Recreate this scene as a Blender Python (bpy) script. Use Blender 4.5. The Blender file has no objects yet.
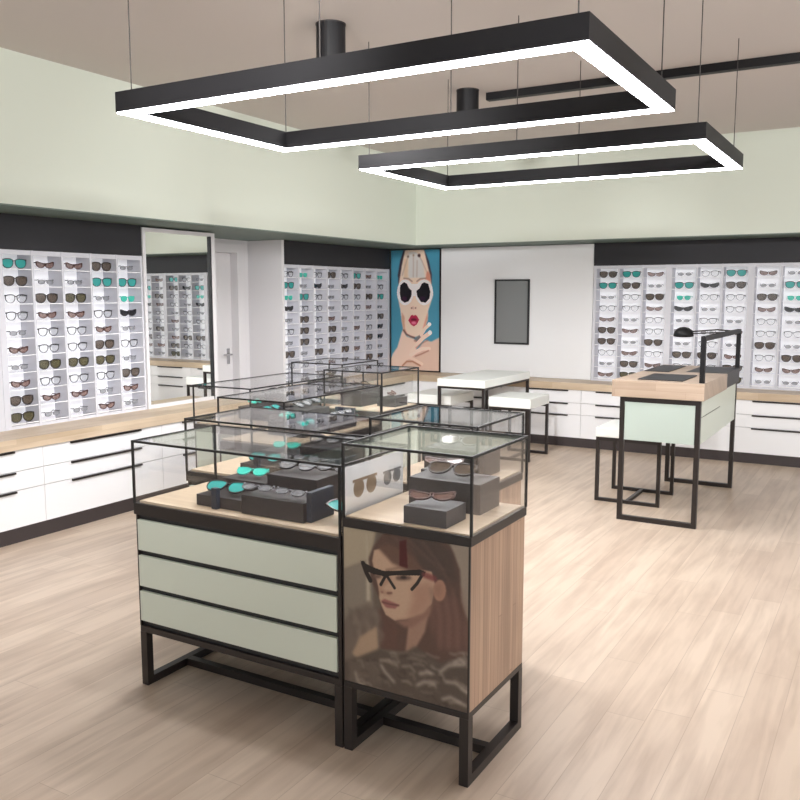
# optician's shop, built at metre scale
PORTRAIT=[["p",[[-0.062,-0.032],[0.283,-0.043],[0.232,0.187],[-0.066,0.305]],[172,158,136],3,1.0,0.0],["p",[[-0.066,0.297],[0.232,0.172],[0.259,0.651],[-0.071,0.679]],[136,125,112],3,1.0,0.0],["p",[[0.846,-0.054],[1.04,-0.051],[1.046,0.454],[0.904,0.378]],[152,138,124],3,1.0,0.0],["p",[[0.193,-0.017],[0.218,0.219],[0.224,0.444],[0.19,0.45]],[182,170,150],2,1.0,0.0],["p",[[0.252,0.094],[0.331,0.003],[0.496,-0.054],[0.756,-0.057],[0.868,0.013],[0.937,0.145],[0.948,0.328],[1.011,0.488],[0.996,0.649],[0.798,0.775],[0.573,0.715],[0.319,0.732],[0.31,0.43],[0.231,0.307],[0.212,0.174]],[90,66,58],2,1.0,0.0],["p",[[0.703,0.353],[0.903,0.292],[1.003,0.504],[0.978,0.623],[0.779,0.646],[0.713,0.511]],[112,80,71],9,1.0,0.0],["p",[[0.533,-0.015],[0.756,-0.015],[0.883,0.054],[0.92,0.218],[0.758,0.236],[0.628,0.161]],[76,60,54],5,1.0,0.0],["p",[[0.28,0.48],[0.438,0.529],[0.457,0.706],[0.299,0.736]],[96,68,60],3,1.0,0.0],["p",[[0.544,0.504],[0.713,0.395],[0.67,0.563],[0.573,0.715],[0.515,0.725]],[160,126,108],2,1.0,0.0],["p",[[0.258,0.116],[0.311,0.098],[0.476,0.182],[0.721,0.183],[0.749,0.259],[0.725,0.378],[0.657,0.451],[0.524,0.51],[0.428,0.534],[0.355,0.51],[0.324,0.466],[0.3,0.414],[0.297,0.357],[0.273,0.286],[0.242,0.185]],[192,160,136],1.5,1.0,0.0],["p",[[0.572,0.285],[0.73,0.247],[0.722,0.379],[0.657,0.451],[0.524,0.51],[0.572,0.388]],[172,134,114],8,1.0,0.0],["p",[[0.428,0.534],[0.524,0.51],[0.657,0.451],[0.722,0.379],[0.707,0.454],[0.572,0.551],[0.505,0.562]],[140,104,90],4,1.0,0.0],["p",[[0.282,0.09],[0.38,0.063],[0.571,0.11],[0.665,0.192],[0.553,0.208],[0.409,0.177]],[104,76,64],3,1.0,0.0],["l",[[0.361,0.021],[0.571,0.067],[0.812,0.135]],[66,50,46],3,0.5,0.0133],["l",[[0.419,0.02],[0.613,0.079],[0.83,0.163]],[118,90,78],3,0.5,0.0133],["l",[[0.476,0.018],[0.654,0.091],[0.848,0.192]],[66,50,46],3,0.5,0.0133],["l",[[0.533,0.017],[0.694,0.102],[0.866,0.221]],[118,90,78],3,0.5,0.0133],["l",[[0.59,0.015],[0.735,0.114],[0.885,0.249]],[66,50,46],3,0.5,0.0133],["l",[[0.646,0.014],[0.775,0.125],[0.903,0.278]],[118,90,78],3,0.5,0.0133],["l",[[0.701,0.012],[0.815,0.137],[0.921,0.307]],[66,50,46],3,0.5,0.0133],["l",[[0.721,0.292],[0.759,0.474],[0.751,0.651]],[84,62,56],5,0.5,0.019],["l",[[0.754,0.287],[0.792,0.469],[0.786,0.645]],[130,94,82],5,0.5,0.019],["l",[[0.787,0.282],[0.825,0.463],[0.821,0.638]],[84,62,56],5,0.5,0.019],["l",[[0.82,0.277],[0.858,0.457],[0.855,0.632]],[130,94,82],5,0.5,0.019],["l",[[0.852,0.271],[0.89,0.452],[0.89,0.625]],[84,62,56],5,0.5,0.019],["l",[[0.885,0.267],[0.922,0.446],[0.924,0.619]],[130,94,82],5,0.5,0.019],["l",[[0.917,0.262],[0.954,0.441],[0.958,0.613]],[84,62,56],5,0.5,0.019],["l",[[0.949,0.257],[0.986,0.436],[0.992,0.606]],[130,94,82],5,0.5,0.019],["p",[[0.469,0.034],[0.52,0.018],[0.532,0.192],[0.467,0.183]],[74,14,18],1,1.0,0.0],["p",[[0.833,0.282],[0.829,0.308],[0.819,0.331],[0.803,0.348],[0.784,0.356],[0.765,0.354],[0.749,0.342],[0.738,0.322],[0.734,0.297],[0.738,0.271],[0.748,0.248],[0.764,0.231],[0.783,0.223],[0.802,0.225],[0.818,0.237],[0.829,0.257]],[166,124,104],1.5,1.0,0.0],["p",[[0.8,0.282],[0.798,0.297],[0.792,0.31],[0.783,0.32],[0.773,0.324],[0.762,0.323],[0.753,0.316],[0.747,0.305],[0.745,0.291],[0.747,0.276],[0.753,0.263],[0.762,0.254],[0.772,0.249],[0.783,0.251],[0.792,0.257],[0.798,0.268]],[150,112,94],4,0.8,0.0],["p",[[0.564,0.246],[0.559,0.252],[0.545,0.26],[0.524,0.266],[0.499,0.271],[0.474,0.274],[0.453,0.274],[0.439,0.27],[0.434,0.265],[0.439,0.258],[0.453,0.251],[0.474,0.244],[0.499,0.239],[0.524,0.237],[0.545,0.237],[0.559,0.24]],[104,80,70],2,1.0,0.0],["p",[[0.522,0.249],[0.521,0.253],[0.516,0.257],[0.508,0.26],[0.499,0.263],[0.491,0.263],[0.483,0.262],[0.478,0.259],[0.476,0.256],[0.478,0.251],[0.483,0.247],[0.491,0.244],[0.499,0.242],[0.508,0.241],[0.516,0.243],[0.521,0.245]],[50,36,34],1,1.0,0.0],["p",[[0.321,0.273],[0.318,0.278],[0.31,0.284],[0.299,0.288],[0.285,0.291],[0.271,0.292],[0.26,0.291],[0.252,0.288],[0.249,0.283],[0.252,0.278],[0.26,0.272],[0.271,0.267],[0.285,0.264],[0.299,0.263],[0.31,0.265],[0.318,0.268]],[110,86,76],2,1.0,0.0],["l",[[0.389,0.276],[0.32,0.331],[0.31,0.367],[0.389,0.373]],[164,126,106],3,0.8,0.0228],["p",[[0.411,0.363],[0.409,0.367],[0.403,0.37],[0.395,0.373],[0.385,0.375],[0.375,0.376],[0.367,0.376],[0.362,0.374],[0.36,0.371],[0.362,0.368],[0.367,0.365],[0.375,0.362],[0.385,0.36],[0.395,0.359],[0.403,0.359],[0.409,0.361]],[120,84,74],1.5,1.0,0.0],["p",[[0.336,0.369],[0.335,0.372],[0.333,0.374],[0.329,0.376],[0.324,0.377],[0.32,0.377],[0.316,0.377],[0.313,0.375],[0.312,0.373],[0.313,0.37],[0.316,0.368],[0.32,0.366],[0.324,0.365],[0.329,0.365],[0.333,0.365],[0.335,0.367]],[140,100,88],1.5,1.0,0.0],["l",[[0.36,0.228],[0.457,0.199],[0.59,0.195]],[110,82,70],2,0.7,0.0152],["p",[[0.316,0.426],[0.344,0.41],[0.371,0.414],[0.467,0.43],[0.43,0.459],[0.359,0.464],[0.332,0.445]],[152,98,92],1.5,1.0,0.0],["l",[[0.324,0.434],[0.389,0.436],[0.461,0.433]],[96,56,54],1,0.9,0.0095],["p",[[0.141,0.196],[0.238,0.222],[0.337,0.235],[0.442,0.219],[0.628,0.184],[0.676,0.191],[0.665,0.222],[0.628,0.222],[0.442,0.247],[0.34,0.27],[0.241,0.266],[0.189,0.256]],[26,19,19],0.8,1.0,0.0],["l",[[0.165,0.211],[0.193,0.267],[0.225,0.311]],[26,19,19],0.8,1,0.0361],["l",[[0.356,0.259],[0.313,0.325]],[26,19,19],0.8,1,0.0228],["l",[[0.36,0.258],[0.426,0.328]],[26,19,19],0.8,1,0.0228],["l",[[0.647,0.216],[0.609,0.272],[0.566,0.316]],[30,22,22],0.8,1,0.0228],["l",[[0.662,0.211],[0.743,0.223]],[120,56,56],2,0.8,0.0418],["p",[[-0.072,0.695],[0.056,0.533],[0.2,0.463],[0.3,0.492],[0.309,0.703],[-0.076,1.028]],[112,98,88],6,1.0,0.0],["l",[[0.035,0.521],[0.072,0.549],[0.047,0.587]],[90,78,70],5,0.6,0.019],["l",[[0.111,0.59],[0.148,0.617],[0.123,0.656]],[140,126,113],5,0.6,0.019],["l",[[0.186,0.658],[0.223,0.685],[0.198,0.724]],[90,78,70],5,0.6,0.019],["l",[[0.262,0.512],[0.298,0.54],[0.274,0.577]],[140,126,113],5,0.6,0.019],["l",[[0.072,0.626],[0.109,0.654],[0.084,0.692]],[90,78,70],5,0.6,0.019],["l",[[0.147,0.694],[0.184,0.722],[0.159,0.76]],[140,126,113],5,0.6,0.019],["l",[[0.224,0.548],[0.26,0.575],[0.235,0.613]],[90,78,70],5,0.6,0.019],["l",[[0.297,0.616],[0.333,0.643],[0.309,0.68]],[140,126,113],5,0.6,0.019],["l",[[0.11,0.515],[0.146,0.542],[0.122,0.58]],[90,78,70],5,0.6,0.019],["l",[[0.185,0.583],[0.221,0.611],[0.197,0.649]],[140,126,113],5,0.6,0.019],["l",[[0.259,0.651],[0.295,0.678],[0.271,0.716]],[90,78,70],5,0.6,0.019],["l",[[0.07,0.55],[0.107,0.578],[0.082,0.616]],[140,126,113],5,0.6,0.019],["l",[[0.146,0.619],[0.182,0.647],[0.158,0.685]],[90,78,70],5,0.6,0.019],["l",[[0.221,0.687],[0.257,0.714],[0.232,0.753]],[140,126,113],5,0.6,0.019],["l",[[0.296,0.541],[0.331,0.569],[0.307,0.606]],[90,78,70],5,0.6,0.019],["l",[[0.107,0.655],[0.143,0.683],[0.118,0.721]],[140,126,113],5,0.6,0.019],["p",[[0.064,0.811],[0.137,0.689],[0.279,0.594],[0.295,0.767],[0.156,0.855]],[172,146,122],3,1.0,0.0],["p",[[-0.074,0.9],[0.095,0.836],[0.299,0.736],[0.457,0.759],[0.592,0.666],[0.798,0.731],[1.048,0.624],[1.054,1.028],[-0.077,1.092]],[86,74,66],3,1.0,0.0],["l",[[0.642,0.941],[0.699,0.946],[0.733,0.932]],[128,114,102],2.6,0.6,0.0122],["l",[[0.145,0.913],[0.184,0.899],[0.208,0.911]],[62,52,47],2.6,0.6,0.0225],["l",[[0.418,0.792],[0.445,0.804],[0.462,0.789]],[150,136,124],2.6,0.6,0.0208],["l",[[0.112,0.848],[0.143,0.841],[0.161,0.879]],[128,114,102],2.6,0.6,0.0247],["l",[[0.29,1.094],[0.318,1.112],[0.336,1.092]],[62,52,47],2.6,0.6,0.0261],["l",[[0.392,0.749],[0.419,0.739],[0.436,0.743]],[150,136,124],2.6,0.6,0.016],["l",[[0.621,0.705],[0.643,0.704],[0.656,0.71]],[104,90,80],2.6,0.6,0.022],["l",[[0.176,0.943],[0.199,0.962],[0.213,0.936]],[62,52,47],2.6,0.6,0.0228],["l",[[0.863,0.659],[0.897,0.663],[0.918,0.65]],[150,136,124],2.6,0.6,0.0121],["l",[[0.17,1.118],[0.197,1.111],[0.212,1.142]],[62,52,47],2.6,0.6,0.0184],["l",[[0.528,1.018],[0.583,1.001],[0.616,1.029]],[104,90,80],2.6,0.6,0.0235],["l",[[0.878,0.657],[0.905,0.659],[0.921,0.662]],[128,114,102],2.6,0.6,0.0137],["l",[[0.275,1.005],[0.31,0.999],[0.331,1.0]],[128,114,102],2.6,0.6,0.0126],["l",[[0.135,1.029],[0.164,1.015],[0.181,1.06]],[150,136,124],2.6,0.6,0.0195],["l",[[0.416,0.812],[0.474,0.807],[0.509,0.81]],[104,90,80],2.6,0.6,0.0123],["l",[[0.933,0.646],[0.965,0.638],[0.984,0.673]],[150,136,124],2.6,0.6,0.02],["l",[[0.116,1.108],[0.142,1.108],[0.158,1.105]],[150,136,124],2.6,0.6,0.0243],["l",[[0.296,0.912],[0.363,0.904],[0.403,0.909]],[62,52,47],2.6,0.6,0.0225],["l",[[0.493,0.815],[0.554,0.798],[0.591,0.828]],[150,136,124],2.6,0.6,0.0195],["l",[[0.168,1.112],[0.198,1.113],[0.215,1.122]],[104,90,80],2.6,0.6,0.0197],["l",[[0.518,0.732],[0.569,0.735],[0.6,0.746]],[104,90,80],2.6,0.6,0.0169],["l",[[0.725,0.766],[0.755,0.783],[0.773,0.784]],[150,136,124],2.6,0.6,0.026],["l",[[0.346,0.805],[0.388,0.814],[0.413,0.805]],[128,114,102],2.6,0.6,0.0156],["l",[[0.29,0.93],[0.327,0.935],[0.349,0.947]],[104,90,80],2.6,0.6,0.024],["l",[[0.356,1.038],[0.422,1.046],[0.461,1.036]],[150,136,124],2.6,0.6,0.0195],["l",[[0.154,1.078],[0.189,1.064],[0.209,1.094]],[150,136,124],2.6,0.6,0.0177],["l",[[0.636,1.01],[0.669,1.012],[0.689,1.032]],[150,136,124],2.6,0.6,0.0155],["l",[[1.01,0.682],[1.054,0.671],[1.081,0.697]],[150,136,124],2.6,0.6,0.0142],["l",[[0.74,1.005],[0.766,1.019],[0.782,1.0]],[62,52,47],2.6,0.6,0.0261],["l",[[0.497,0.904],[0.538,0.9],[0.562,0.915]],[150,136,124],2.6,0.6,0.0204],["l",[[0.233,1.085],[0.271,1.101],[0.293,1.107]],[128,114,102],2.6,0.6,0.0246],["l",[[0.709,0.86],[0.753,0.853],[0.778,0.858]],[128,114,102],2.6,0.6,0.0192],["l",[[0.967,0.723],[1.02,0.717],[1.052,0.737]],[104,90,80],2.6,0.6,0.0212],["l",[[0.377,0.797],[0.423,0.811],[0.451,0.821]],[150,136,124],2.6,0.6,0.0207],["l",[[0.357,1.055],[0.395,1.049],[0.418,1.079]],[128,114,102],2.6,0.6,0.0196],["l",[[0.329,1.055],[0.37,1.07],[0.394,1.061]],[150,136,124],2.6,0.6,0.0187],["l",[[0.729,0.801],[0.774,0.791],[0.801,0.824]],[62,52,47],2.6,0.6,0.019],["l",[[0.426,0.838],[0.469,0.831],[0.494,0.844]],[104,90,80],2.6,0.6,0.0133],["l",[[0.641,0.839],[0.662,0.83],[0.674,0.847]],[104,90,80],2.6,0.6,0.0187],["l",[[0.578,0.782],[0.632,0.771],[0.665,0.776]],[150,136,124],2.6,0.6,0.0138],["l",[[1.004,0.716],[1.043,0.727],[1.067,0.736]],[150,136,124],2.6,0.6,0.025],["l",[[-0.013,0.873],[0.035,0.866],[0.064,0.87]],[104,90,80],2.6,0.6,0.0195],["l",[[0.478,0.843],[0.499,0.838],[0.511,0.854]],[62,52,47],2.6,0.6,0.0254],["l",[[0.907,0.819],[0.944,0.829],[0.966,0.83]],[128,114,102],2.6,0.6,0.0219],["l",[[0.971,0.841],[1.009,0.846],[1.032,0.855]],[150,136,124],2.6,0.6,0.0251],["l",[[0.478,0.982],[0.537,0.983],[0.572,0.979]],[104,90,80],2.6,0.6,0.0158],["l",[[0.802,0.965],[0.828,0.973],[0.844,0.991]],[62,52,47],2.6,0.6,0.0262],["l",[[0.555,0.85],[0.577,0.844],[0.59,0.875]],[128,114,102],2.6,0.6,0.0235],["l",[[0.683,0.694],[0.745,0.705],[0.783,0.702]],[150,136,124],2.6,0.6,0.0122],["l",[[0.861,0.719],[0.91,0.705],[0.939,0.715]],[128,114,102],2.6,0.6,0.0254],["l",[[0.136,1.001],[0.197,0.981],[0.232,0.989]],[150,136,124],2.6,0.6,0.0199],["l",[[0.681,0.935],[0.702,0.94],[0.715,0.956]],[104,90,80],2.6,0.6,0.0248],["l",[[0.12,0.94],[0.174,0.936],[0.207,0.936]],[104,90,80],2.6,0.6,0.0214],["l",[[0.932,0.678],[0.956,0.685],[0.971,0.69]],[104,90,80],2.6,0.6,0.0253],["l",[[0.572,0.914],[0.594,0.908],[0.608,0.939]],[104,90,80],2.6,0.6,0.0157],["l",[[0.992,0.89],[1.03,0.886],[1.052,0.882]],[104,90,80],2.6,0.6,0.0117],["l",[[0.347,0.944],[0.371,0.934],[0.386,0.96]],[128,114,102],2.6,0.6,0.015],["l",[[0.896,0.8],[0.919,0.803],[0.933,0.813]],[104,90,80],2.6,0.6,0.0173],["l",[[0.869,0.962],[0.917,0.95],[0.946,0.95]],[150,136,124],2.6,0.6,0.0262],["l",[[0.686,0.959],[0.736,0.952],[0.766,0.975]],[62,52,47],2.6,0.6,0.0158],["l",[[0.949,0.864],[0.983,0.872],[1.004,0.867]],[150,136,124],2.6,0.6,0.0159],["l",[[0.651,1.015],[0.694,1.017],[0.719,1.023]],[104,90,80],2.6,0.6,0.0227],["l",[[0.405,0.765],[0.433,0.757],[0.45,0.776]],[128,114,102],2.6,0.6,0.0257],["l",[[0.681,0.798],[0.721,0.81],[0.745,0.809]],[150,136,124],2.6,0.6,0.0179],["l",[[0.479,0.752],[0.529,0.736],[0.558,0.77]],[62,52,47],2.6,0.6,0.0246],["l",[[0.483,0.908],[0.516,0.898],[0.535,0.909]],[128,114,102],2.6,0.6,0.015],["l",[[0.496,0.729],[0.53,0.716],[0.55,0.72]],[104,90,80],2.6,0.6,0.0184],["l",[[0.868,0.696],[0.898,0.703],[0.917,0.714]],[104,90,80],2.6,0.6,0.0139],["l",[[0.194,0.833],[0.247,0.834],[0.278,0.853]],[62,52,47],2.6,0.6,0.0222],["l",[[0.7,0.738],[0.732,0.747],[0.75,0.756]],[104,90,80],2.6,0.6,0.0139],["l",[[0.237,1.002],[0.288,0.996],[0.319,1.024]],[128,114,102],2.6,0.6,0.0115],["l",[[0.036,1.083],[0.065,1.068],[0.082,1.107]],[150,136,124],2.6,0.6,0.0241],["l",[[0.583,1.023],[0.613,1.034],[0.631,1.016]],[128,114,102],2.6,0.6,0.0186],["l",[[0.703,0.895],[0.74,0.88],[0.762,0.893]],[150,136,124],2.6,0.6,0.0176],["l",[[0.309,0.81],[0.374,0.795],[0.413,0.818]],[128,114,102],2.6,0.6,0.0212],["l",[[0.18,0.857],[0.239,0.839],[0.274,0.878]],[104,90,80],2.6,0.6,0.0139],["l",[[0.052,1.061],[0.095,1.055],[0.121,1.064]],[128,114,102],2.6,0.6,0.0231],["l",[[0.538,0.752],[0.599,0.741],[0.636,0.751]],[128,114,102],2.6,0.6,0.024],["l",[[0.22,0.828],[0.263,0.836],[0.289,0.825]],[104,90,80],2.6,0.6,0.0175],["l",[[0.117,0.978],[0.15,0.965],[0.17,0.985]],[150,136,124],2.6,0.6,0.0202],["l",[[0.243,0.823],[0.266,0.816],[0.279,0.828]],[62,52,47],2.6,0.6,0.0171],["l",[[0.079,0.944],[0.119,0.953],[0.143,0.931]],[104,90,80],2.6,0.6,0.0158],["l",[[0.956,0.671],[0.993,0.681],[1.015,0.684]],[128,114,102],2.6,0.6,0.0259],["l",[[0.749,0.905],[0.772,0.917],[0.786,0.919]],[104,90,80],2.6,0.6,0.0163],["l",[[0.309,0.81],[0.362,0.801],[0.393,0.797]],[150,136,124],2.6,0.6,0.023],["l",[[0.574,0.714],[0.638,0.72],[0.675,0.712]],[128,114,102],2.6,0.6,0.0153],["l",[[0.967,0.64],[0.99,0.633],[1.004,0.646]],[150,136,124],2.6,0.6,0.0139],["l",[[0.638,0.743],[0.669,0.748],[0.688,0.758]],[128,114,102],2.6,0.6,0.0136],["l",[[0.785,0.807],[0.809,0.803],[0.823,0.834]],[150,136,124],2.6,0.6,0.0184],["l",[[0.446,0.877],[0.49,0.892],[0.517,0.886]],[62,52,47],2.6,0.6,0.013],["l",[[0.789,0.791],[0.853,0.737],[0.979,0.704]],[188,176,164],3,0.8,0.0209],["l",[[0.611,0.909],[0.668,0.875],[0.752,0.87]],[188,176,164],3,0.8,0.0209],["l",[[0.809,0.957],[0.873,0.929],[0.99,0.958]],[188,176,164],3,0.8,0.0209],["l",[[0.835,0.841],[0.908,0.833],[1.007,0.878]],[188,176,164],3,0.8,0.0209],["l",[[0.314,0.84],[0.348,0.879],[0.421,0.926]],[188,176,164],3,0.8,0.0209],["l",[[0.094,0.93],[0.114,0.989],[0.165,1.009]],[188,176,164],3,0.8,0.0209],["l",[[0.898,0.711],[0.943,0.681],[0.978,0.695]],[188,176,164],3,0.8,0.0209],["l",[[0.63,0.832],[0.687,0.812],[0.724,0.813]],[188,176,164],3,0.8,0.0209],["l",[[0.032,0.88],[0.048,0.939],[0.03,1.022]],[96,84,76],5,0.5,0.0171],["l",[[0.051,0.876],[0.067,0.936],[0.051,1.017]],[150,134,120],5,0.5,0.0171],["l",[[0.069,0.872],[0.085,0.932],[0.072,1.013]],[96,84,76],5,0.5,0.0171],["l",[[0.088,0.869],[0.104,0.928],[0.093,1.009]],[150,134,120],5,0.5,0.0171],["l",[[0.107,0.865],[0.123,0.924],[0.114,1.005]],[96,84,76],5,0.5,0.0171],["l",[[0.125,0.861],[0.141,0.921],[0.135,1.0]],[150,134,120],5,0.5,0.0171],["l",[[0.144,0.858],[0.16,0.917],[0.155,0.996]],[96,84,76],5,0.5,0.0171],["l",[[0.162,0.854],[0.178,0.913],[0.176,0.992]],[150,134,120],5,0.5,0.0171],["l",[[0.181,0.851],[0.197,0.91],[0.196,0.987]],[96,84,76],5,0.5,0.0171],["l",[[0.199,0.847],[0.215,0.906],[0.217,0.983]],[150,134,120],5,0.5,0.0171],["l",[[0.218,0.843],[0.234,0.902],[0.237,0.979]],[96,84,76],5,0.5,0.0171],["l",[[0.236,0.84],[0.252,0.899],[0.257,0.975]],[150,134,120],5,0.5,0.0171],["l",[[0.254,0.836],[0.27,0.895],[0.278,0.971]],[96,84,76],5,0.5,0.0171],["l",[[0.272,0.833],[0.288,0.891],[0.298,0.967]],[150,134,120],5,0.5,0.0171]]
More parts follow.
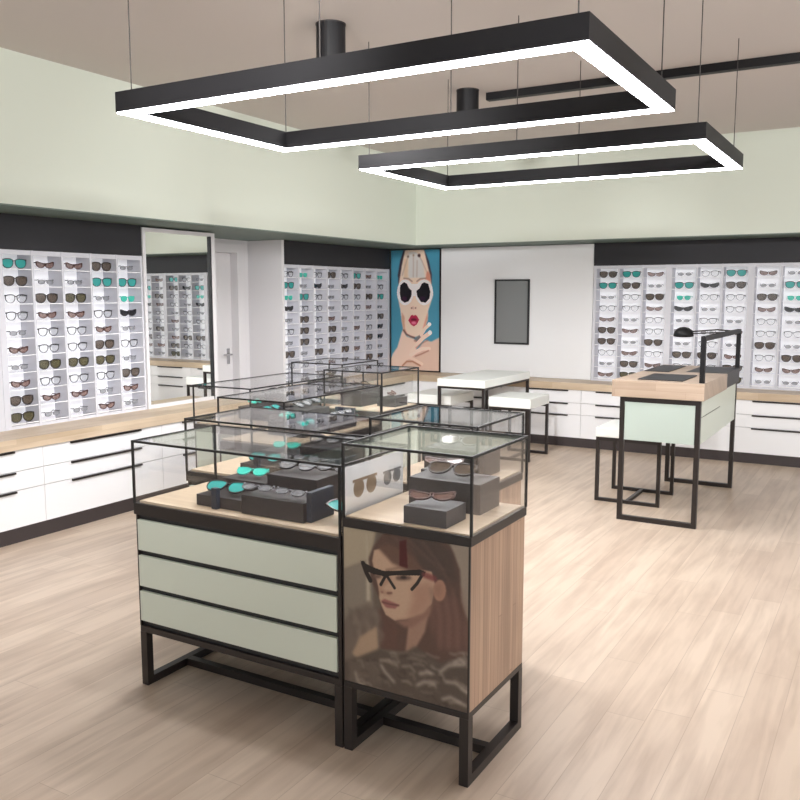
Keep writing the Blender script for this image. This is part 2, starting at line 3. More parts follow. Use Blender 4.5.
BEAUTY=[["p",[[0.263,-0.005],[0.19,0.084],[0.142,0.2],[0.15,0.277],[0.839,0.279],[0.838,0.203],[0.775,0.089],[0.681,-0.0]],[58,44,54],1,1.0,0.0],["p",[[0.295,-0.004],[0.681,-0.0],[0.752,0.12],[0.807,0.216],[0.839,0.292],[0.871,0.368],[0.825,0.431],[0.77,0.498],[0.759,0.575],[0.697,0.655],[0.59,0.708],[0.468,0.73],[0.353,0.718],[0.259,0.668],[0.22,0.579],[0.188,0.486],[0.125,0.368],[0.158,0.277],[0.231,0.116]],[234,208,188],1,1.0,0.0],["p",[[0.295,0.005],[0.414,0.013],[0.415,0.233],[0.207,0.226],[0.231,0.123]],[226,206,188],1,1.0,0.0],["p",[[0.366,0.015],[0.525,0.017],[0.651,0.088],[0.706,0.231],[0.367,0.23]],[212,206,202],1,1.0,0.0],["p",[[0.263,0.072],[0.351,0.066],[0.343,0.226],[0.271,0.226]],[222,190,160],2,0.8,0.0],["l",[[0.351,0.047],[0.327,0.085],[0.231,0.207]],[176,150,136],1,0.7,0.019],["l",[[0.462,0.036],[0.465,0.118],[0.462,0.22]],[176,150,136],1,0.7,0.019],["l",[[0.572,0.043],[0.635,0.088],[0.745,0.19]],[176,150,136],1,0.7,0.019],["l",[[0.541,0.087],[0.534,0.221]],[176,150,136],1,0.7,0.019],["p",[[0.608,0.047],[0.606,0.052],[0.6,0.056],[0.591,0.059],[0.58,0.06],[0.569,0.059],[0.56,0.056],[0.554,0.051],[0.552,0.046],[0.554,0.041],[0.56,0.036],[0.569,0.033],[0.58,0.032],[0.591,0.033],[0.6,0.037],[0.606,0.041]],[50,24,24],1,1.0,0.0],["p",[[0.479,0.042],[0.478,0.045],[0.475,0.048],[0.47,0.05],[0.465,0.051],[0.459,0.05],[0.455,0.048],[0.452,0.045],[0.451,0.042],[0.452,0.038],[0.455,0.036],[0.459,0.034],[0.465,0.033],[0.47,0.034],[0.475,0.036],[0.478,0.039]],[150,120,96],1,1.0,0.0],["p",[[0.373,0.052],[0.371,0.056],[0.367,0.059],[0.361,0.061],[0.354,0.061],[0.347,0.06],[0.34,0.058],[0.336,0.056],[0.335,0.052],[0.336,0.049],[0.34,0.046],[0.347,0.044],[0.354,0.043],[0.361,0.044],[0.367,0.046],[0.371,0.049]],[100,76,60],1,1.0,0.0],["p",[[0.753,0.171],[0.807,0.203],[0.816,0.26],[0.714,0.24],[0.73,0.19]],[210,140,118],2,1.0,0.0],["l",[[0.263,0.232],[0.367,0.236],[0.439,0.259]],[120,90,80],1.5,0.8,0.019],["l",[[0.714,0.234],[0.605,0.237],[0.534,0.259]],[120,90,80],1.5,0.8,0.019],["p",[[0.468,0.349],[0.455,0.39],[0.418,0.425],[0.362,0.449],[0.295,0.457],[0.229,0.449],[0.172,0.426],[0.134,0.39],[0.121,0.349],[0.134,0.307],[0.172,0.272],[0.229,0.248],[0.295,0.24],[0.361,0.249],[0.417,0.272],[0.455,0.307]],[238,230,230],0.7,1.0,0.0],["p",[[0.865,0.349],[0.852,0.389],[0.813,0.424],[0.754,0.448],[0.685,0.456],[0.615,0.448],[0.555,0.425],[0.515,0.39],[0.501,0.349],[0.515,0.307],[0.554,0.273],[0.614,0.25],[0.683,0.242],[0.752,0.25],[0.811,0.273],[0.851,0.308]],[238,230,230],0.7,1.0,0.0],["p",[[0.367,0.278],[0.589,0.278],[0.542,0.381],[0.439,0.381]],[238,230,230],0.7,1.0,0.0],["p",[[0.271,0.263],[0.335,0.278],[0.367,0.31],[0.431,0.336],[0.423,0.381],[0.367,0.423],[0.279,0.436],[0.206,0.413],[0.179,0.355],[0.19,0.29]],[12,8,18],0.6,1.0,0.0],["p",[[0.683,0.266],[0.769,0.279],[0.809,0.342],[0.794,0.4],[0.716,0.433],[0.622,0.429],[0.542,0.381],[0.526,0.336],[0.589,0.317],[0.636,0.278]],[12,8,18],0.6,1.0,0.0],["p",[[0.335,0.4],[0.331,0.408],[0.319,0.414],[0.301,0.418],[0.279,0.42],[0.258,0.418],[0.239,0.414],[0.227,0.408],[0.223,0.4],[0.227,0.393],[0.239,0.387],[0.257,0.382],[0.279,0.381],[0.301,0.382],[0.319,0.387],[0.331,0.393]],[60,8,50],3,0.8,0.0],["p",[[0.716,0.4],[0.711,0.407],[0.698,0.413],[0.677,0.417],[0.653,0.419],[0.629,0.418],[0.609,0.413],[0.595,0.407],[0.59,0.4],[0.595,0.392],[0.608,0.386],[0.629,0.382],[0.653,0.381],[0.677,0.382],[0.697,0.386],[0.711,0.392]],[50,8,50],3,0.7,0.0],["l",[[0.458,0.471],[0.467,0.485]],[200,165,150],1,0.7,0.0347],["p",[[0.44,0.479],[0.44,0.482],[0.437,0.484],[0.433,0.485],[0.428,0.486],[0.424,0.485],[0.42,0.484],[0.417,0.482],[0.416,0.48],[0.417,0.477],[0.42,0.475],[0.423,0.474],[0.428,0.473],[0.433,0.474],[0.437,0.475],[0.44,0.477]],[110,60,50],1,1.0,0.0],["p",[[0.524,0.479],[0.523,0.482],[0.521,0.484],[0.517,0.485],[0.512,0.486],[0.507,0.485],[0.503,0.484],[0.501,0.482],[0.5,0.479],[0.501,0.477],[0.503,0.475],[0.507,0.473],[0.512,0.473],[0.517,0.473],[0.521,0.475],[0.523,0.477]],[110,60,50],1,1.0,0.0],["p",[[0.229,0.515],[0.282,0.557],[0.291,0.65],[0.344,0.707],[0.259,0.668],[0.216,0.579]],[206,160,134],3,1.0,0.0],["p",[[0.761,0.512],[0.724,0.554],[0.659,0.647],[0.697,0.655],[0.759,0.575]],[216,160,136],3,1.0,0.0],["p",[[0.358,0.582],[0.414,0.542],[0.449,0.536],[0.472,0.543],[0.502,0.536],[0.54,0.545],[0.586,0.576],[0.537,0.616],[0.476,0.633],[0.411,0.617]],[178,36,72],0.8,1.0,0.0],["p",[[0.535,0.575],[0.531,0.579],[0.517,0.582],[0.497,0.584],[0.472,0.585],[0.448,0.584],[0.428,0.583],[0.414,0.58],[0.409,0.576],[0.414,0.573],[0.428,0.57],[0.448,0.567],[0.472,0.567],[0.496,0.567],[0.517,0.569],[0.53,0.572]],[90,10,32],1,1.0,0.0],["p",[[0.528,0.603],[0.524,0.608],[0.513,0.612],[0.496,0.615],[0.476,0.616],[0.456,0.615],[0.439,0.613],[0.427,0.609],[0.423,0.604],[0.427,0.599],[0.439,0.595],[0.456,0.592],[0.476,0.591],[0.496,0.591],[0.513,0.594],[0.524,0.598]],[222,118,148],1.5,1.0,0.0],["p",[[0.247,0.654],[0.202,0.709],[0.13,0.811],[0.031,0.87],[-0.015,0.922],[-0.015,1.025],[0.557,1.012],[0.415,0.871],[0.59,0.775],[0.468,0.734],[0.327,0.718]],[230,200,182],1,1.0,0.0],["p",[[1.036,0.709],[0.841,0.756],[0.712,0.745],[0.573,0.811],[0.38,0.901],[0.238,0.976],[0.522,1.035],[1.041,1.023]],[216,184,166],1,1.0,0.0],["l",[[0.259,0.666],[0.318,0.7],[0.415,0.719],[0.494,0.728]],[84,46,42],1,0.9,0.0278],["p",[[0.555,0.715],[0.659,0.682],[0.711,0.703],[0.538,0.769],[0.468,0.755]],[150,96,80],3,0.6,0.0],["l",[[0.415,0.857],[0.556,0.776],[0.66,0.728],[0.811,0.682]],[236,204,186],0.8,1,0.0764],["l",[[0.625,0.704],[0.711,0.646],[0.797,0.614]],[236,206,188],0.8,1,0.059],["l",[[0.398,0.882],[0.538,0.84],[0.66,0.817],[0.79,0.815]],[236,206,190],0.8,1,0.0659],["l",[[0.38,0.893],[0.486,0.913],[0.644,0.947]],[232,200,182],0.8,1,0.0555],["l",[[0.521,0.812],[0.643,0.771],[0.764,0.745]],[170,110,92],1.5,0.7,0.0243],["l",[[0.504,0.884],[0.643,0.86],[0.782,0.831]],[150,86,70],1.2,0.8,0.0208],["l",[[0.238,0.968],[0.327,0.93],[0.451,0.928],[0.609,0.961]],[160,96,66],1.5,0.9,0.0243],["p",[[0.831,0.612],[0.828,0.618],[0.82,0.623],[0.808,0.626],[0.793,0.628],[0.779,0.627],[0.767,0.623],[0.758,0.618],[0.755,0.612],[0.758,0.606],[0.766,0.601],[0.779,0.598],[0.793,0.597],[0.807,0.598],[0.82,0.601],[0.828,0.606]],[248,240,236],0.8,1.0,0.0],["p",[[0.84,0.68],[0.838,0.687],[0.83,0.693],[0.819,0.697],[0.806,0.699],[0.793,0.697],[0.782,0.694],[0.774,0.688],[0.772,0.681],[0.774,0.674],[0.782,0.668],[0.793,0.664],[0.806,0.662],[0.819,0.663],[0.83,0.667],[0.838,0.673]],[248,240,236],0.8,1.0,0.0]]
WORLD, P_RIGHT, P_FRONT, EXPO, LEDS, P_BACK, P_LEFT, P_CYL = 1.0, 60, 22, 0.42, 28, 560, 300, 95
import bpy, bmesh, math, random
import numpy as np
from mathutils import Vector, Matrix
random.seed(11)
PI = math.pi
SC = bpy.context.scene
COL = SC.collection

# ------------------------------------------------------------------ materials
def lin(c):
    r = []
    for v in c[:3]:
        v = v / 255.0
        r.append(v / 12.92 if v <= 0.04045 else ((v + 0.055) / 1.055) ** 2.4)
    return (*r, 1.0)

def mat(name, col, rough=0.5, metal=0.0, spec=0.5, coat=0.0, emit=None, estr=0.0, bump=0.0, bscale=200.0):
    m = bpy.data.materials.new(name); m.use_nodes = True
    nt = m.node_tree; b = nt.nodes['Principled BSDF']
    b.inputs['Base Color'].default_value = lin(col)
    b.inputs['Roughness'].default_value = rough
    b.inputs['Metallic'].default_value = metal
    b.inputs['Specular IOR Level'].default_value = spec
    b.inputs['Coat Weight'].default_value = coat
    b.inputs['Coat Roughness'].default_value = 0.04
    if emit:
        b.inputs['Emission Color'].default_value = lin(emit)
        b.inputs['Emission Strength'].default_value = estr
    if bump:
        n = nt.nodes.new('ShaderNodeTexNoise'); n.inputs['Scale'].default_value = bscale
        tc = nt.nodes.new('ShaderNodeTexCoord'); bp = nt.nodes.new('ShaderNodeBump')
        bp.inputs['Strength'].default_value = bump
        nt.links.new(tc.outputs['Object'], n.inputs['Vector'])
        nt.links.new(n.outputs['Fac'], bp.inputs['Height'])
        nt.links.new(bp.outputs['Normal'], b.inputs['Normal'])
    return m

def thin_glass(name, tint, gloss=(1, 1, 1), base=0.05, edge=0.6, rough=0.01):
    """thin pane: clear transmission mixed with a mirror coat that grows at grazing angles"""
    m = bpy.data.materials.new(name); m.use_nodes = True
    nt = m.node_tree; nt.nodes.clear()
    out = nt.nodes.new('ShaderNodeOutputMaterial'); mix = nt.nodes.new('ShaderNodeMixShader')
    tr = nt.nodes.new('ShaderNodeBsdfTransparent'); gl = nt.nodes.new('ShaderNodeBsdfGlossy')
    lw = nt.nodes.new('ShaderNodeLayerWeight'); lw.inputs['Blend'].default_value = 0.5
    pw = nt.nodes.new('ShaderNodeMath'); pw.operation = 'POWER'; pw.inputs[1].default_value = 4.0
    mr = nt.nodes.new('ShaderNodeMapRange')
    mr.inputs['To Min'].default_value = base; mr.inputs['To Max'].default_value = edge
    tr.inputs['Color'].default_value = (*tint, 1)
    gl.inputs['Color'].default_value = (*gloss, 1); gl.inputs['Roughness'].default_value = rough
    nt.links.new(lw.outputs['Facing'], pw.inputs[0]); nt.links.new(pw.outputs[0], mr.inputs['Value'])
    nt.links.new(mr.outputs['Result'], mix.inputs['Fac'])
    nt.links.new(tr.outputs[0], mix.inputs[1]); nt.links.new(gl.outputs[0], mix.inputs[2])
    nt.links.new(mix.outputs[0], out.inputs['Surface'])
    return m

def wood(name, c1, c2, c3, plank, length, rot=False, rough=0.45, grain=1.0, mortar=0.0016, seam=(150, 128, 112), axis='xy', coat=0.0, gs=(1.6, 22)):
    """planks: brick pattern in object space, long side along X (or Y when rot), with streaky grain"""
    m = bpy.data.materials.new(name); m.use_nodes = True
    nt = m.node_tree; N = nt.nodes; L = nt.links
    b = N['Principled BSDF']; b.inputs['Roughness'].default_value = rough
    b.inputs['Coat Weight'].default_value = coat
    tc = N.new('ShaderNodeTexCoord'); mp = N.new('ShaderNodeMapping')
    L.new(tc.outputs['Object'], mp.inputs['Vector'])
    if axis == 'xz':      # vertical planks on a face seen from X or Y: long side along Z
        sep = N.new('ShaderNodeSeparateXYZ'); L.new(tc.outputs['Object'], sep.inputs[0])
        ad = N.new('ShaderNodeMath'); ad.operation = 'ADD'
        L.new(sep.outputs['X'], ad.inputs[0]); L.new(sep.outputs['Y'], ad.inputs[1])
        cb = N.new('ShaderNodeCombineXYZ'); L.new(sep.outputs['Z'], cb.inputs['X']); L.new(ad.outputs[0], cb.inputs['Y'])
        L.new(cb.outputs[0], mp.inputs['Vector'])
    elif axis == 'edge':  # worktops: long side along X, the other two axes summed
        sep = N.new('ShaderNodeSeparateXYZ'); L.new(tc.outputs['Object'], sep.inputs[0])
        ad = N.new('ShaderNodeMath'); ad.operation = 'ADD'
        L.new(sep.outputs['Z'], ad.inputs[0]); L.new(sep.outputs['X' if rot else 'Y'], ad.inputs[1])
        cb = N.new('ShaderNodeCombineXYZ'); L.new(sep.outputs['Y' if rot else 'X'], cb.inputs['X']); L.new(ad.outputs[0], cb.inputs['Y'])
        L.new(cb.outputs[0], mp.inputs['Vector'])
    elif rot:
        mp.inputs['Rotation'].default_value = (0, 0, PI / 2)
    br = N.new('ShaderNodeTexBrick'); br.offset = 0.0; br.offset_frequency = 1
    # every row of planks starts at its own random place
    sx = N.new('ShaderNodeSeparateXYZ'); L.new(mp.outputs[0], sx.inputs[0])
    dv = N.new('ShaderNodeMath'); dv.operation = 'DIVIDE'; L.new(sx.outputs['Y'], dv.inputs[0]); dv.inputs[1].default_value = plank
    fl = N.new('ShaderNodeMath'); fl.operation = 'FLOOR'; L.new(dv.outputs[0], fl.inputs[0])
    wn = N.new('ShaderNodeTexWhiteNoise'); wn.noise_dimensions = '1D'; L.new(fl.outputs[0], wn.inputs['W'])
    ma = N.new('ShaderNodeMath'); ma.operation = 'MULTIPLY_ADD'; L.new(wn.outputs['Value'], ma.inputs[0]); ma.inputs[1].default_value = length*3.0; L.new(sx.outputs['X'], ma.inputs[2])
    cx_ = N.new('ShaderNodeCombineXYZ'); L.new(ma.outputs[0], cx_.inputs['X']); L.new(sx.outputs['Y'], cx_.inputs['Y'])
    br.inputs['Scale'].default_value = 1.0
    br.inputs['Brick Width'].default_value = length; br.inputs['Row Height'].default_value = plank
    br.inputs['Mortar Size'].default_value = mortar; br.inputs['Mortar Smooth'].default_value = 0.3
    br.inputs['Bias'].default_value = -0.35
    br.inputs['Color1'].default_value = lin(c1); br.inputs['Color2'].default_value = lin(c2)
    br.inputs['Mortar'].default_value = lin(seam)
    L.new(cx_.outputs[0], br.inputs['Vector'])
    m2 = N.new('ShaderNodeMapping'); m2.inputs['Scale'].default_value = (gs[0], gs[1], 1)
    L.new(cx_.outputs[0], m2.inputs['Vector'])
    n1 = N.new('ShaderNodeTexNoise'); n1.inputs['Scale'].default_value = 1.0; n1.inputs['Detail'].default_value = 6
    n1.inputs['Distortion'].default_value = 0.6
    L.new(m2.outputs[0], n1.inputs['Vector'])
    n2 = N.new('ShaderNodeTexNoise'); n2.inputs['Scale'].default_value = 2.3; n2.inputs['Detail'].default_value = 3
    m3 = N.new('ShaderNodeMapping'); m3.inputs['Scale'].default_value = (0.8, 3.0, 1)
    L.new(mp.outputs[0], m3.inputs['Vector']); L.new(m3.outputs[0], n2.inputs['Vector'])
    add = N.new('ShaderNodeMath'); add.operation = 'ADD'
    L.new(n1.outputs['Fac'], add.inputs[0]); L.new(n2.outputs['Fac'], add.inputs[1])
    rmp = N.new('ShaderNodeMapRange'); rmp.inputs['From Min'].default_value = 0.85; rmp.inputs['From Max'].default_value = 1.25
    rmp.inputs['To Max'].default_value = 0.55 * grain
    L.new(add.outputs[0], rmp.inputs['Value'])
    mx = N.new('ShaderNodeMix'); mx.data_type = 'RGBA'
    L.new(rmp.outputs[0], mx.inputs['Factor']); L.new(br.outputs['Color'], mx.inputs['A'])
    mx.inputs['B'].default_value = lin(c3)
    L.new(mx.outputs['Result'], b.inputs['Base Color'])
    return m

M = {}
M['edge'] = mat('black_edge_trim', (22, 20, 20), 0.5)
M['metal'] = mat('dark_metal', (38, 32, 31), 0.38, 0.0, 0.5)
M['black'] = mat('black_lacquer', (36, 36, 39), 0.45)
M['fixture'] = mat('black_fixture', (22, 21, 23), 0.5, spec=0.25)
M['fascia'] = mat('charcoal_fascia', (38, 37, 42), 0.6)
M['mint'] = mat('pale_mint_lacquer', (214, 221, 208), 0.35)
M['mintglass'] = mat('mint_frosted_glass', (186, 199, 191), 0.2, coat=0.3)
M['white'] = mat('white_gloss', (244, 244, 246), 0.16, coat=0.25)
M['matte'] = mat('white_matte', (228, 226, 228), 0.55)
M['seat'] = mat('white_leatherette', (244, 247, 243), 0.42, bump=0.05, bscale=600)
M['rack'] = mat('rack_grey', (214, 214, 221), 0.45)
M['rackback'] = mat('glowing_white_back', (240, 240, 242), 0.4, emit=(250, 250, 255), estr=0.25)  # slight emission added to lift the rack backs towards white
M['acrylic'] = thin_glass('acrylic_shelf', (0.92, 0.92, 0.94), base=0.06, edge=0.4, rough=0.15)
M['lip'] = mat('acrylic_lip', (250, 250, 252), 0.25)
M['plinth'] = mat('plinth_brown', (60, 52, 52), 0.5)
M['upper'] = mat('pale_green_wall', (216, 222, 210), 0.75, bump=0.03, bscale=120)
M['ceil'] = mat('taupe_ceiling', (202, 195, 191), 0.8, bump=0.03, bscale=120)
M['soffit'] = mat('grey_green_shaded_soffit', (104, 120, 112), 0.6)  # underside of the overhang, its shade put into the darker colour
M['wall'] = mat('white_wall', (226, 224, 226), 0.6)
M['mirror'] = mat('mirror_silver', (236, 238, 236), 0.0, 1.0)
M['mirror_smoke'] = mat('smoked_mirror', (140, 142, 142), 0.25, 0.4)
M['chrome'] = mat('brushed_steel', (190, 190, 192), 0.25, 1.0)
M['wire'] = mat('wire_grey', (62, 58, 56), 0.6, spec=0.2)
M['led'] = mat('led_diffuser', (255, 255, 255), 0.5, emit=(250, 251, 255), estr=LEDS)
M['lampglow'] = mat('lamp_glow', (255, 255, 255), 0.5, emit=(255, 250, 244), estr=2.5)
M['pane'] = thin_glass('case_glass', (0.995, 0.996, 0.996), base=0.03, edge=0.8)
M['pane_top'] = thin_glass('case_top_glass', (0.996, 0.997, 0.997), base=0.03, edge=0.75)
M['navy'] = mat('navy_upright', (40, 46, 60), 0.5)
M['riser'] = mat('dark_grey_riser', (50, 44, 46), 0.45)
M['floor'] = wood('oak_floor', (212, 193, 174), (195, 174, 155), (166, 144, 125), 0.152, 1.25, rot=True, rough=0.38, seam=(182, 162, 144))
M['oak'] = wood('oak_worktop', (214, 194, 169), (194, 172, 145), (172, 148, 120), 0.06, 0.7, rough=0.4, axis='edge', mortar=0.0006, seam=(190, 166, 138), grain=0.8)
M['oak_desk'] = wood('oak_desktop', (188, 167, 148), (170, 149, 130), (152, 131, 112), 0.05, 0.5, rough=0.4, axis='edge', mortar=0.0006, seam=(150, 126, 106), grain=0.8)
M['oak_side'] = wood('oak_worktop_left', (214, 194, 169), (194, 172, 145), (172, 148, 120), 0.06, 0.7, rot=True, rough=0.4, axis='edge', mortar=0.0006, seam=(190, 166, 138), grain=0.8)
M['slat'] = wood('vertical_oak_slats', (190, 158, 134), (164, 134, 112), (132, 106, 90), 0.032, 2.0, rough=0.45, axis='xz', mortar=0.001, seam=(130, 100, 84), grain=1.0, gs=(1.2, 60))
M['tan_reflection'] = mat('tan_reflection', (206, 180, 154), 0.6)  # tan part of the pane reflection painted on the card

def vcol_mat(name, rough=0.35, coat=0.0):
    m = bpy.data.materials.new(name); m.use_nodes = True
    a = m.node_tree.nodes.new('ShaderNodeAttribute'); a.attribute_name = 'print'
    b = m.node_tree.nodes['Principled BSDF']; b.inputs['Roughness'].default_value = rough
    b.inputs['Coat Weight'].default_value = coat; b.inputs['Coat Roughness'].default_value = 0.05
    m.node_tree.links.new(a.outputs['Color'], b.inputs['Base Color'])
    return m
M['print'] = vcol_mat('printed_photo', 0.3, 0.15)

# ------------------------------------------------------------------ helpers
class MB:
    def __init__(s): s.bm = bmesh.new()
    def box(s, x0, x1, y0, y1, z0, z1, bev=0.0):
        vs = [s.bm.verts.new(p) for p in [(x0,y0,z0),(x1,y0,z0),(x1,y1,z0),(x0,y1,z0),(x0,y0,z1),(x1,y0,z1),(x1,y1,z1),(x0,y1,z1)]]
        fs = [s.bm.faces.new([vs[i] for i in f]) for f in [(0,3,2,1),(4,5,6,7),(0,1,5,4),(1,2,6,5),(2,3,7,6),(3,0,4,7)]]
        if bev > 0:
            es = list({e for f in fs for e in f.edges})
            bmesh.ops.bevel(s.bm, geom=es, offset=bev, segments=2, affect='EDGES', profile=0.5)
        return s
    def quad(s, pts):
        s.bm.faces.new([s.bm.verts.new(p) for p in pts]); return s
    def tube(s, pts, r, n=8, cap=True):
        pts = [Vector(p) for p in pts]; rings = []
        for i, p in enumerate(pts):
            d = (pts[min(i+1, len(pts)-1)] - pts[max(i-1, 0)]).normalized()
            up = Vector((0, 0, 1)) if abs(d.z) < 0.9 else Vector((1, 0, 0))
            a = d.cross(up).normalized(); b = d.cross(a).normalized()
            rr = r[i] if isinstance(r, (list, tuple)) else r
            rings.append([s.bm.verts.new(p + a * math.cos(2*PI*k/n) * rr + b * math.sin(2*PI*k/n) * rr) for k in range(n)])
        for A, B in zip(rings, rings[1:]):
            for k in range(n): s.bm.faces.new([A[k], A[(k+1)%n], B[(k+1)%n], B[k]])
        if cap:
            s.bm.faces.new(rings[0][::-1]); s.bm.faces.new(rings[-1])
        return s
    def lathe(s, prof, cx, cy, n=28):
        rings = [[s.bm.verts.new((cx + r*math.cos(2*PI*k/n), cy + r*math.sin(2*PI*k/n), z)) for k in range(n)] for r, z in prof]
        for A, B in zip(rings, rings[1:]):
            for k in range(n): s.bm.faces.new([A[k], A[(k+1)%n], B[(k+1)%n], B[k]])
        s.bm.faces.new(rings[0][::-1]); s.bm.faces.new(rings[-1])
        return s
    def prism(s, pts, y0, y1):
        """outline in XZ extruded along Y"""
        A = [s.bm.verts.new((x, y0, z)) for x, z in pts]; B = [s.bm.verts.new((x, y1, z)) for x, z in pts]
        n = len(pts)
        s.bm.faces.new(A); s.bm.faces.new(B[::-1])
        for k in range(n): s.bm.faces.new([A[(k+1)%n], A[k], B[k], B[(k+1)%n]])
        return s
    def ring(s, outer, inner, y0, y1):
        n = len(outer)
        V = lambda P, y: [s.bm.verts.new((x, y, z)) for x, z in P]
        of, inf, ob, ib = V(outer, y0), V(inner, y0), V(outer, y1), V(inner, y1)
        for k in range(n):
            j = (k+1) % n
            s.bm.faces.new([of[k], of[j], inf[j], inf[k]]); s.bm.faces.new([ob[j], ob[k], ib[k], ib[j]])
            s.bm.faces.new([of[j], of[k], ob[k], ob[j]]); s.bm.faces.new([inf[k], inf[j], ib[j], ib[k]])
        return s
    def build(s, name, m, parent=None, smooth=False, loc=None):
        bmesh.ops.recalc_face_normals(s.bm, faces=s.bm.faces[:])
        me = bpy.data.meshes.new(name); s.bm.to_mesh(me); s.bm.free()
        me.materials.append(M[m] if isinstance(m, str) else m)
        if smooth:
            for p in me.polygons: p.use_smooth = True
        o = bpy.data.objects.new(name, me); COL.objects.link(o)
        if parent: o.parent = parent
        if loc: o.location = loc
        return o

def tag(o, label=None, cat=None, group=None, kind=None):
    if label: o['label'] = label
    if cat: o['category'] = cat
    if group: o['group'] = group
    if kind: o['kind'] = kind
    return o
def empty(name, loc=(0,0,0), rz=0.0):
    o = bpy.data.objects.new(name, None); COL.objects.link(o)
    o.location = loc; o.rotation_euler = (0, 0, rz); o.empty_display_size = 0.1
    return o
KIDS = {}
def kids(o):
    return [c for c in bpy.data.objects if c.parent == o]
def tree(o): return (o, [tree(c) for c in kids(o)])
def copy_tree(t, parent=None):
    o, ch = t
    c = o.copy(); COL.objects.link(c); c.parent = parent
    for x in ch: copy_tree(x, c)
    return c
def bx(name, m, p, x0, x1, y0, y1, z0, z1, bev=0.0):
    return MB().box(x0, x1, y0, y1, z0, z1, bev).build(name, m, p)
def struct(name, mb, m):
    return tag(mb.build(name, m), kind='structure')

# ------------------------------------------------------------------ camera
cam = bpy.data.cameras.new('camera'); co = bpy.data.objects.new('camera', cam); COL.objects.link(co)
co.location = (0, 0, 1.65)
co.rotation_euler = (PI/2 - 0.12335, 0, 0.52861)
cam.sensor_width = 36; cam.lens = 36 * 851.9 / 800; cam.clip_start = 0.05
SC.camera = co
SC.cycles.transparent_max_bounces = 64

# ------------------------------------------------------------------ room shell
XW, YW, ZC = -5.95, 9.45, 3.16
XR, YF = 3.6, -2.6
DY0, DY1, DZ = 6.02, 6.83, 2.075     # doorway in the left wall
struct('floor', MB().box(XW-0.3, XR+0.1, YF-0.1, YW+0.1, -0.08, 0), 'floor')
struct('ceiling', MB().box(XW-0.3, XR+0.1, YF-0.1, YW+0.1, ZC, ZC+0.1), 'ceil')
struct('wall_left', MB().box(XW-0.12, XW, YF, DY0, 0, ZC).box(XW-0.12, XW, DY1, YW, 0, ZC).box(XW-0.12, XW, DY0, DY1, DZ, ZC), 'wall')
struct('wall_back', MB().box(XW, XR, YW, YW+0.1, 0, ZC), 'wall')
# right and front walls with unseen added window openings
struct('wall_right', MB().box(XR, XR+0.1, YF, YW, 0, 0.3).box(XR, XR+0.1, YF, YW, 2.7, ZC).box(XR, XR+0.1, YF, 1.3, 0.3, 2.7).box(XR, XR+0.1, 7.9, YW, 0.3, 2.7), 'upper')
struct('wall_front', MB().box(XW, XR, YF-0.1, YF, 0, 0.3).box(XW, XR, YF-0.1, YF, 2.7, ZC).box(XW, -4.6, YF-0.1, YF, 0.3, 2.7).box(2.6, XR, YF-0.1, YF, 0.3, 2.7), 'upper')
struct('wall_left_upper', MB().box(XW, -4.885, YF, YW, 2.215, ZC), 'upper')
struct('wall_back_upper', MB().box(-4.885, XR, 8.73, YW, 2.215, ZC), 'upper')
struct('soffit_underside_left', MB().box(XW, -4.885, YF, YW, 2.205, 2.215), 'soffit')
struct('soffit_underside_back', MB().box(-4.885, XR, 8.73, YW, 2.205, 2.215), 'soffit')

def fill_window(name, x0, x1, y0, y1, z0, z1, n):  # glazed openings out of view, added to bring more light in
    w = MB()
    alongx = (x1 - x0) > (y1 - y0); t = 0.05
    w.box(x0, x1, y0, y1, z0, z0+t).box(x0, x1, y0, y1, z1-t, z1)
    for k in range(n+1):
        if alongx:
            xx = x0 + (x1-x0-t)*k/n; w.box(xx, xx+t, y0, y1, z0+t, z1-t)
        else:
            yy = y0 + (y1-y0-t)*k/n; w.box(x0, x1, yy, yy+t, z0+t, z1-t)
    o = struct(name, w, 'metal')
    g = MB()
    if alongx: g.box(x0+t, x1-t, (y0+y1)/2-0.004, (y0+y1)/2+0.004, z0+t, z1-t)
    else: g.box((x0+x1)/2-0.004, (x0+x1)/2+0.004, y0+t, y1-t, z0+t, z1-t)
    g.build('fill_window_pane', 'pane', o)
fill_window('fill_window_1', XR+0.02, XR+0.08, 1.3, 7.9, 0.3, 2.7, 5)
fill_window('fill_window_2', -4.6, 2.6, YF-0.08, YF-0.02, 0.3, 2.7, 5)

# door, set back in its opening
d = MB().box(XW-0.115, XW-0.075, DY0+0.002, DY1-0.002, 0.005, DZ-0.003).build('door_1', 'wall'); tag(d, kind='structure')
h = MB().tube([(XW-0.075, DY1-0.07, 1.03), (XW-0.02, DY1-0.07, 1.03), (XW-0.02, DY1-0.20, 1.03)], 0.010, 10).lathe([(0.001, 0), (0.001, 0.001)], 0, 0)
h = MB().tube([(XW-0.075, DY1-0.07, 1.03), (XW-0.022, DY1-0.07, 1.03), (XW-0.02, DY1-0.19, 1.03)], 0.010, 10)
h.box(XW-0.075, XW-0.068, DY1-0.09, DY1-0.05, 0.93, 1.09)
h.build('door_handle', 'chrome', d)
struct('trim_1', MB().box(XW, XW+0.018, DY1, DY1+0.10, 0, DZ+0.09).box(XW, XW+0.018, DY0-0.10, DY0, 0, DZ+0.09).box(XW, XW+0.018, DY0, DY1, DZ, DZ+0.09), 'matte')

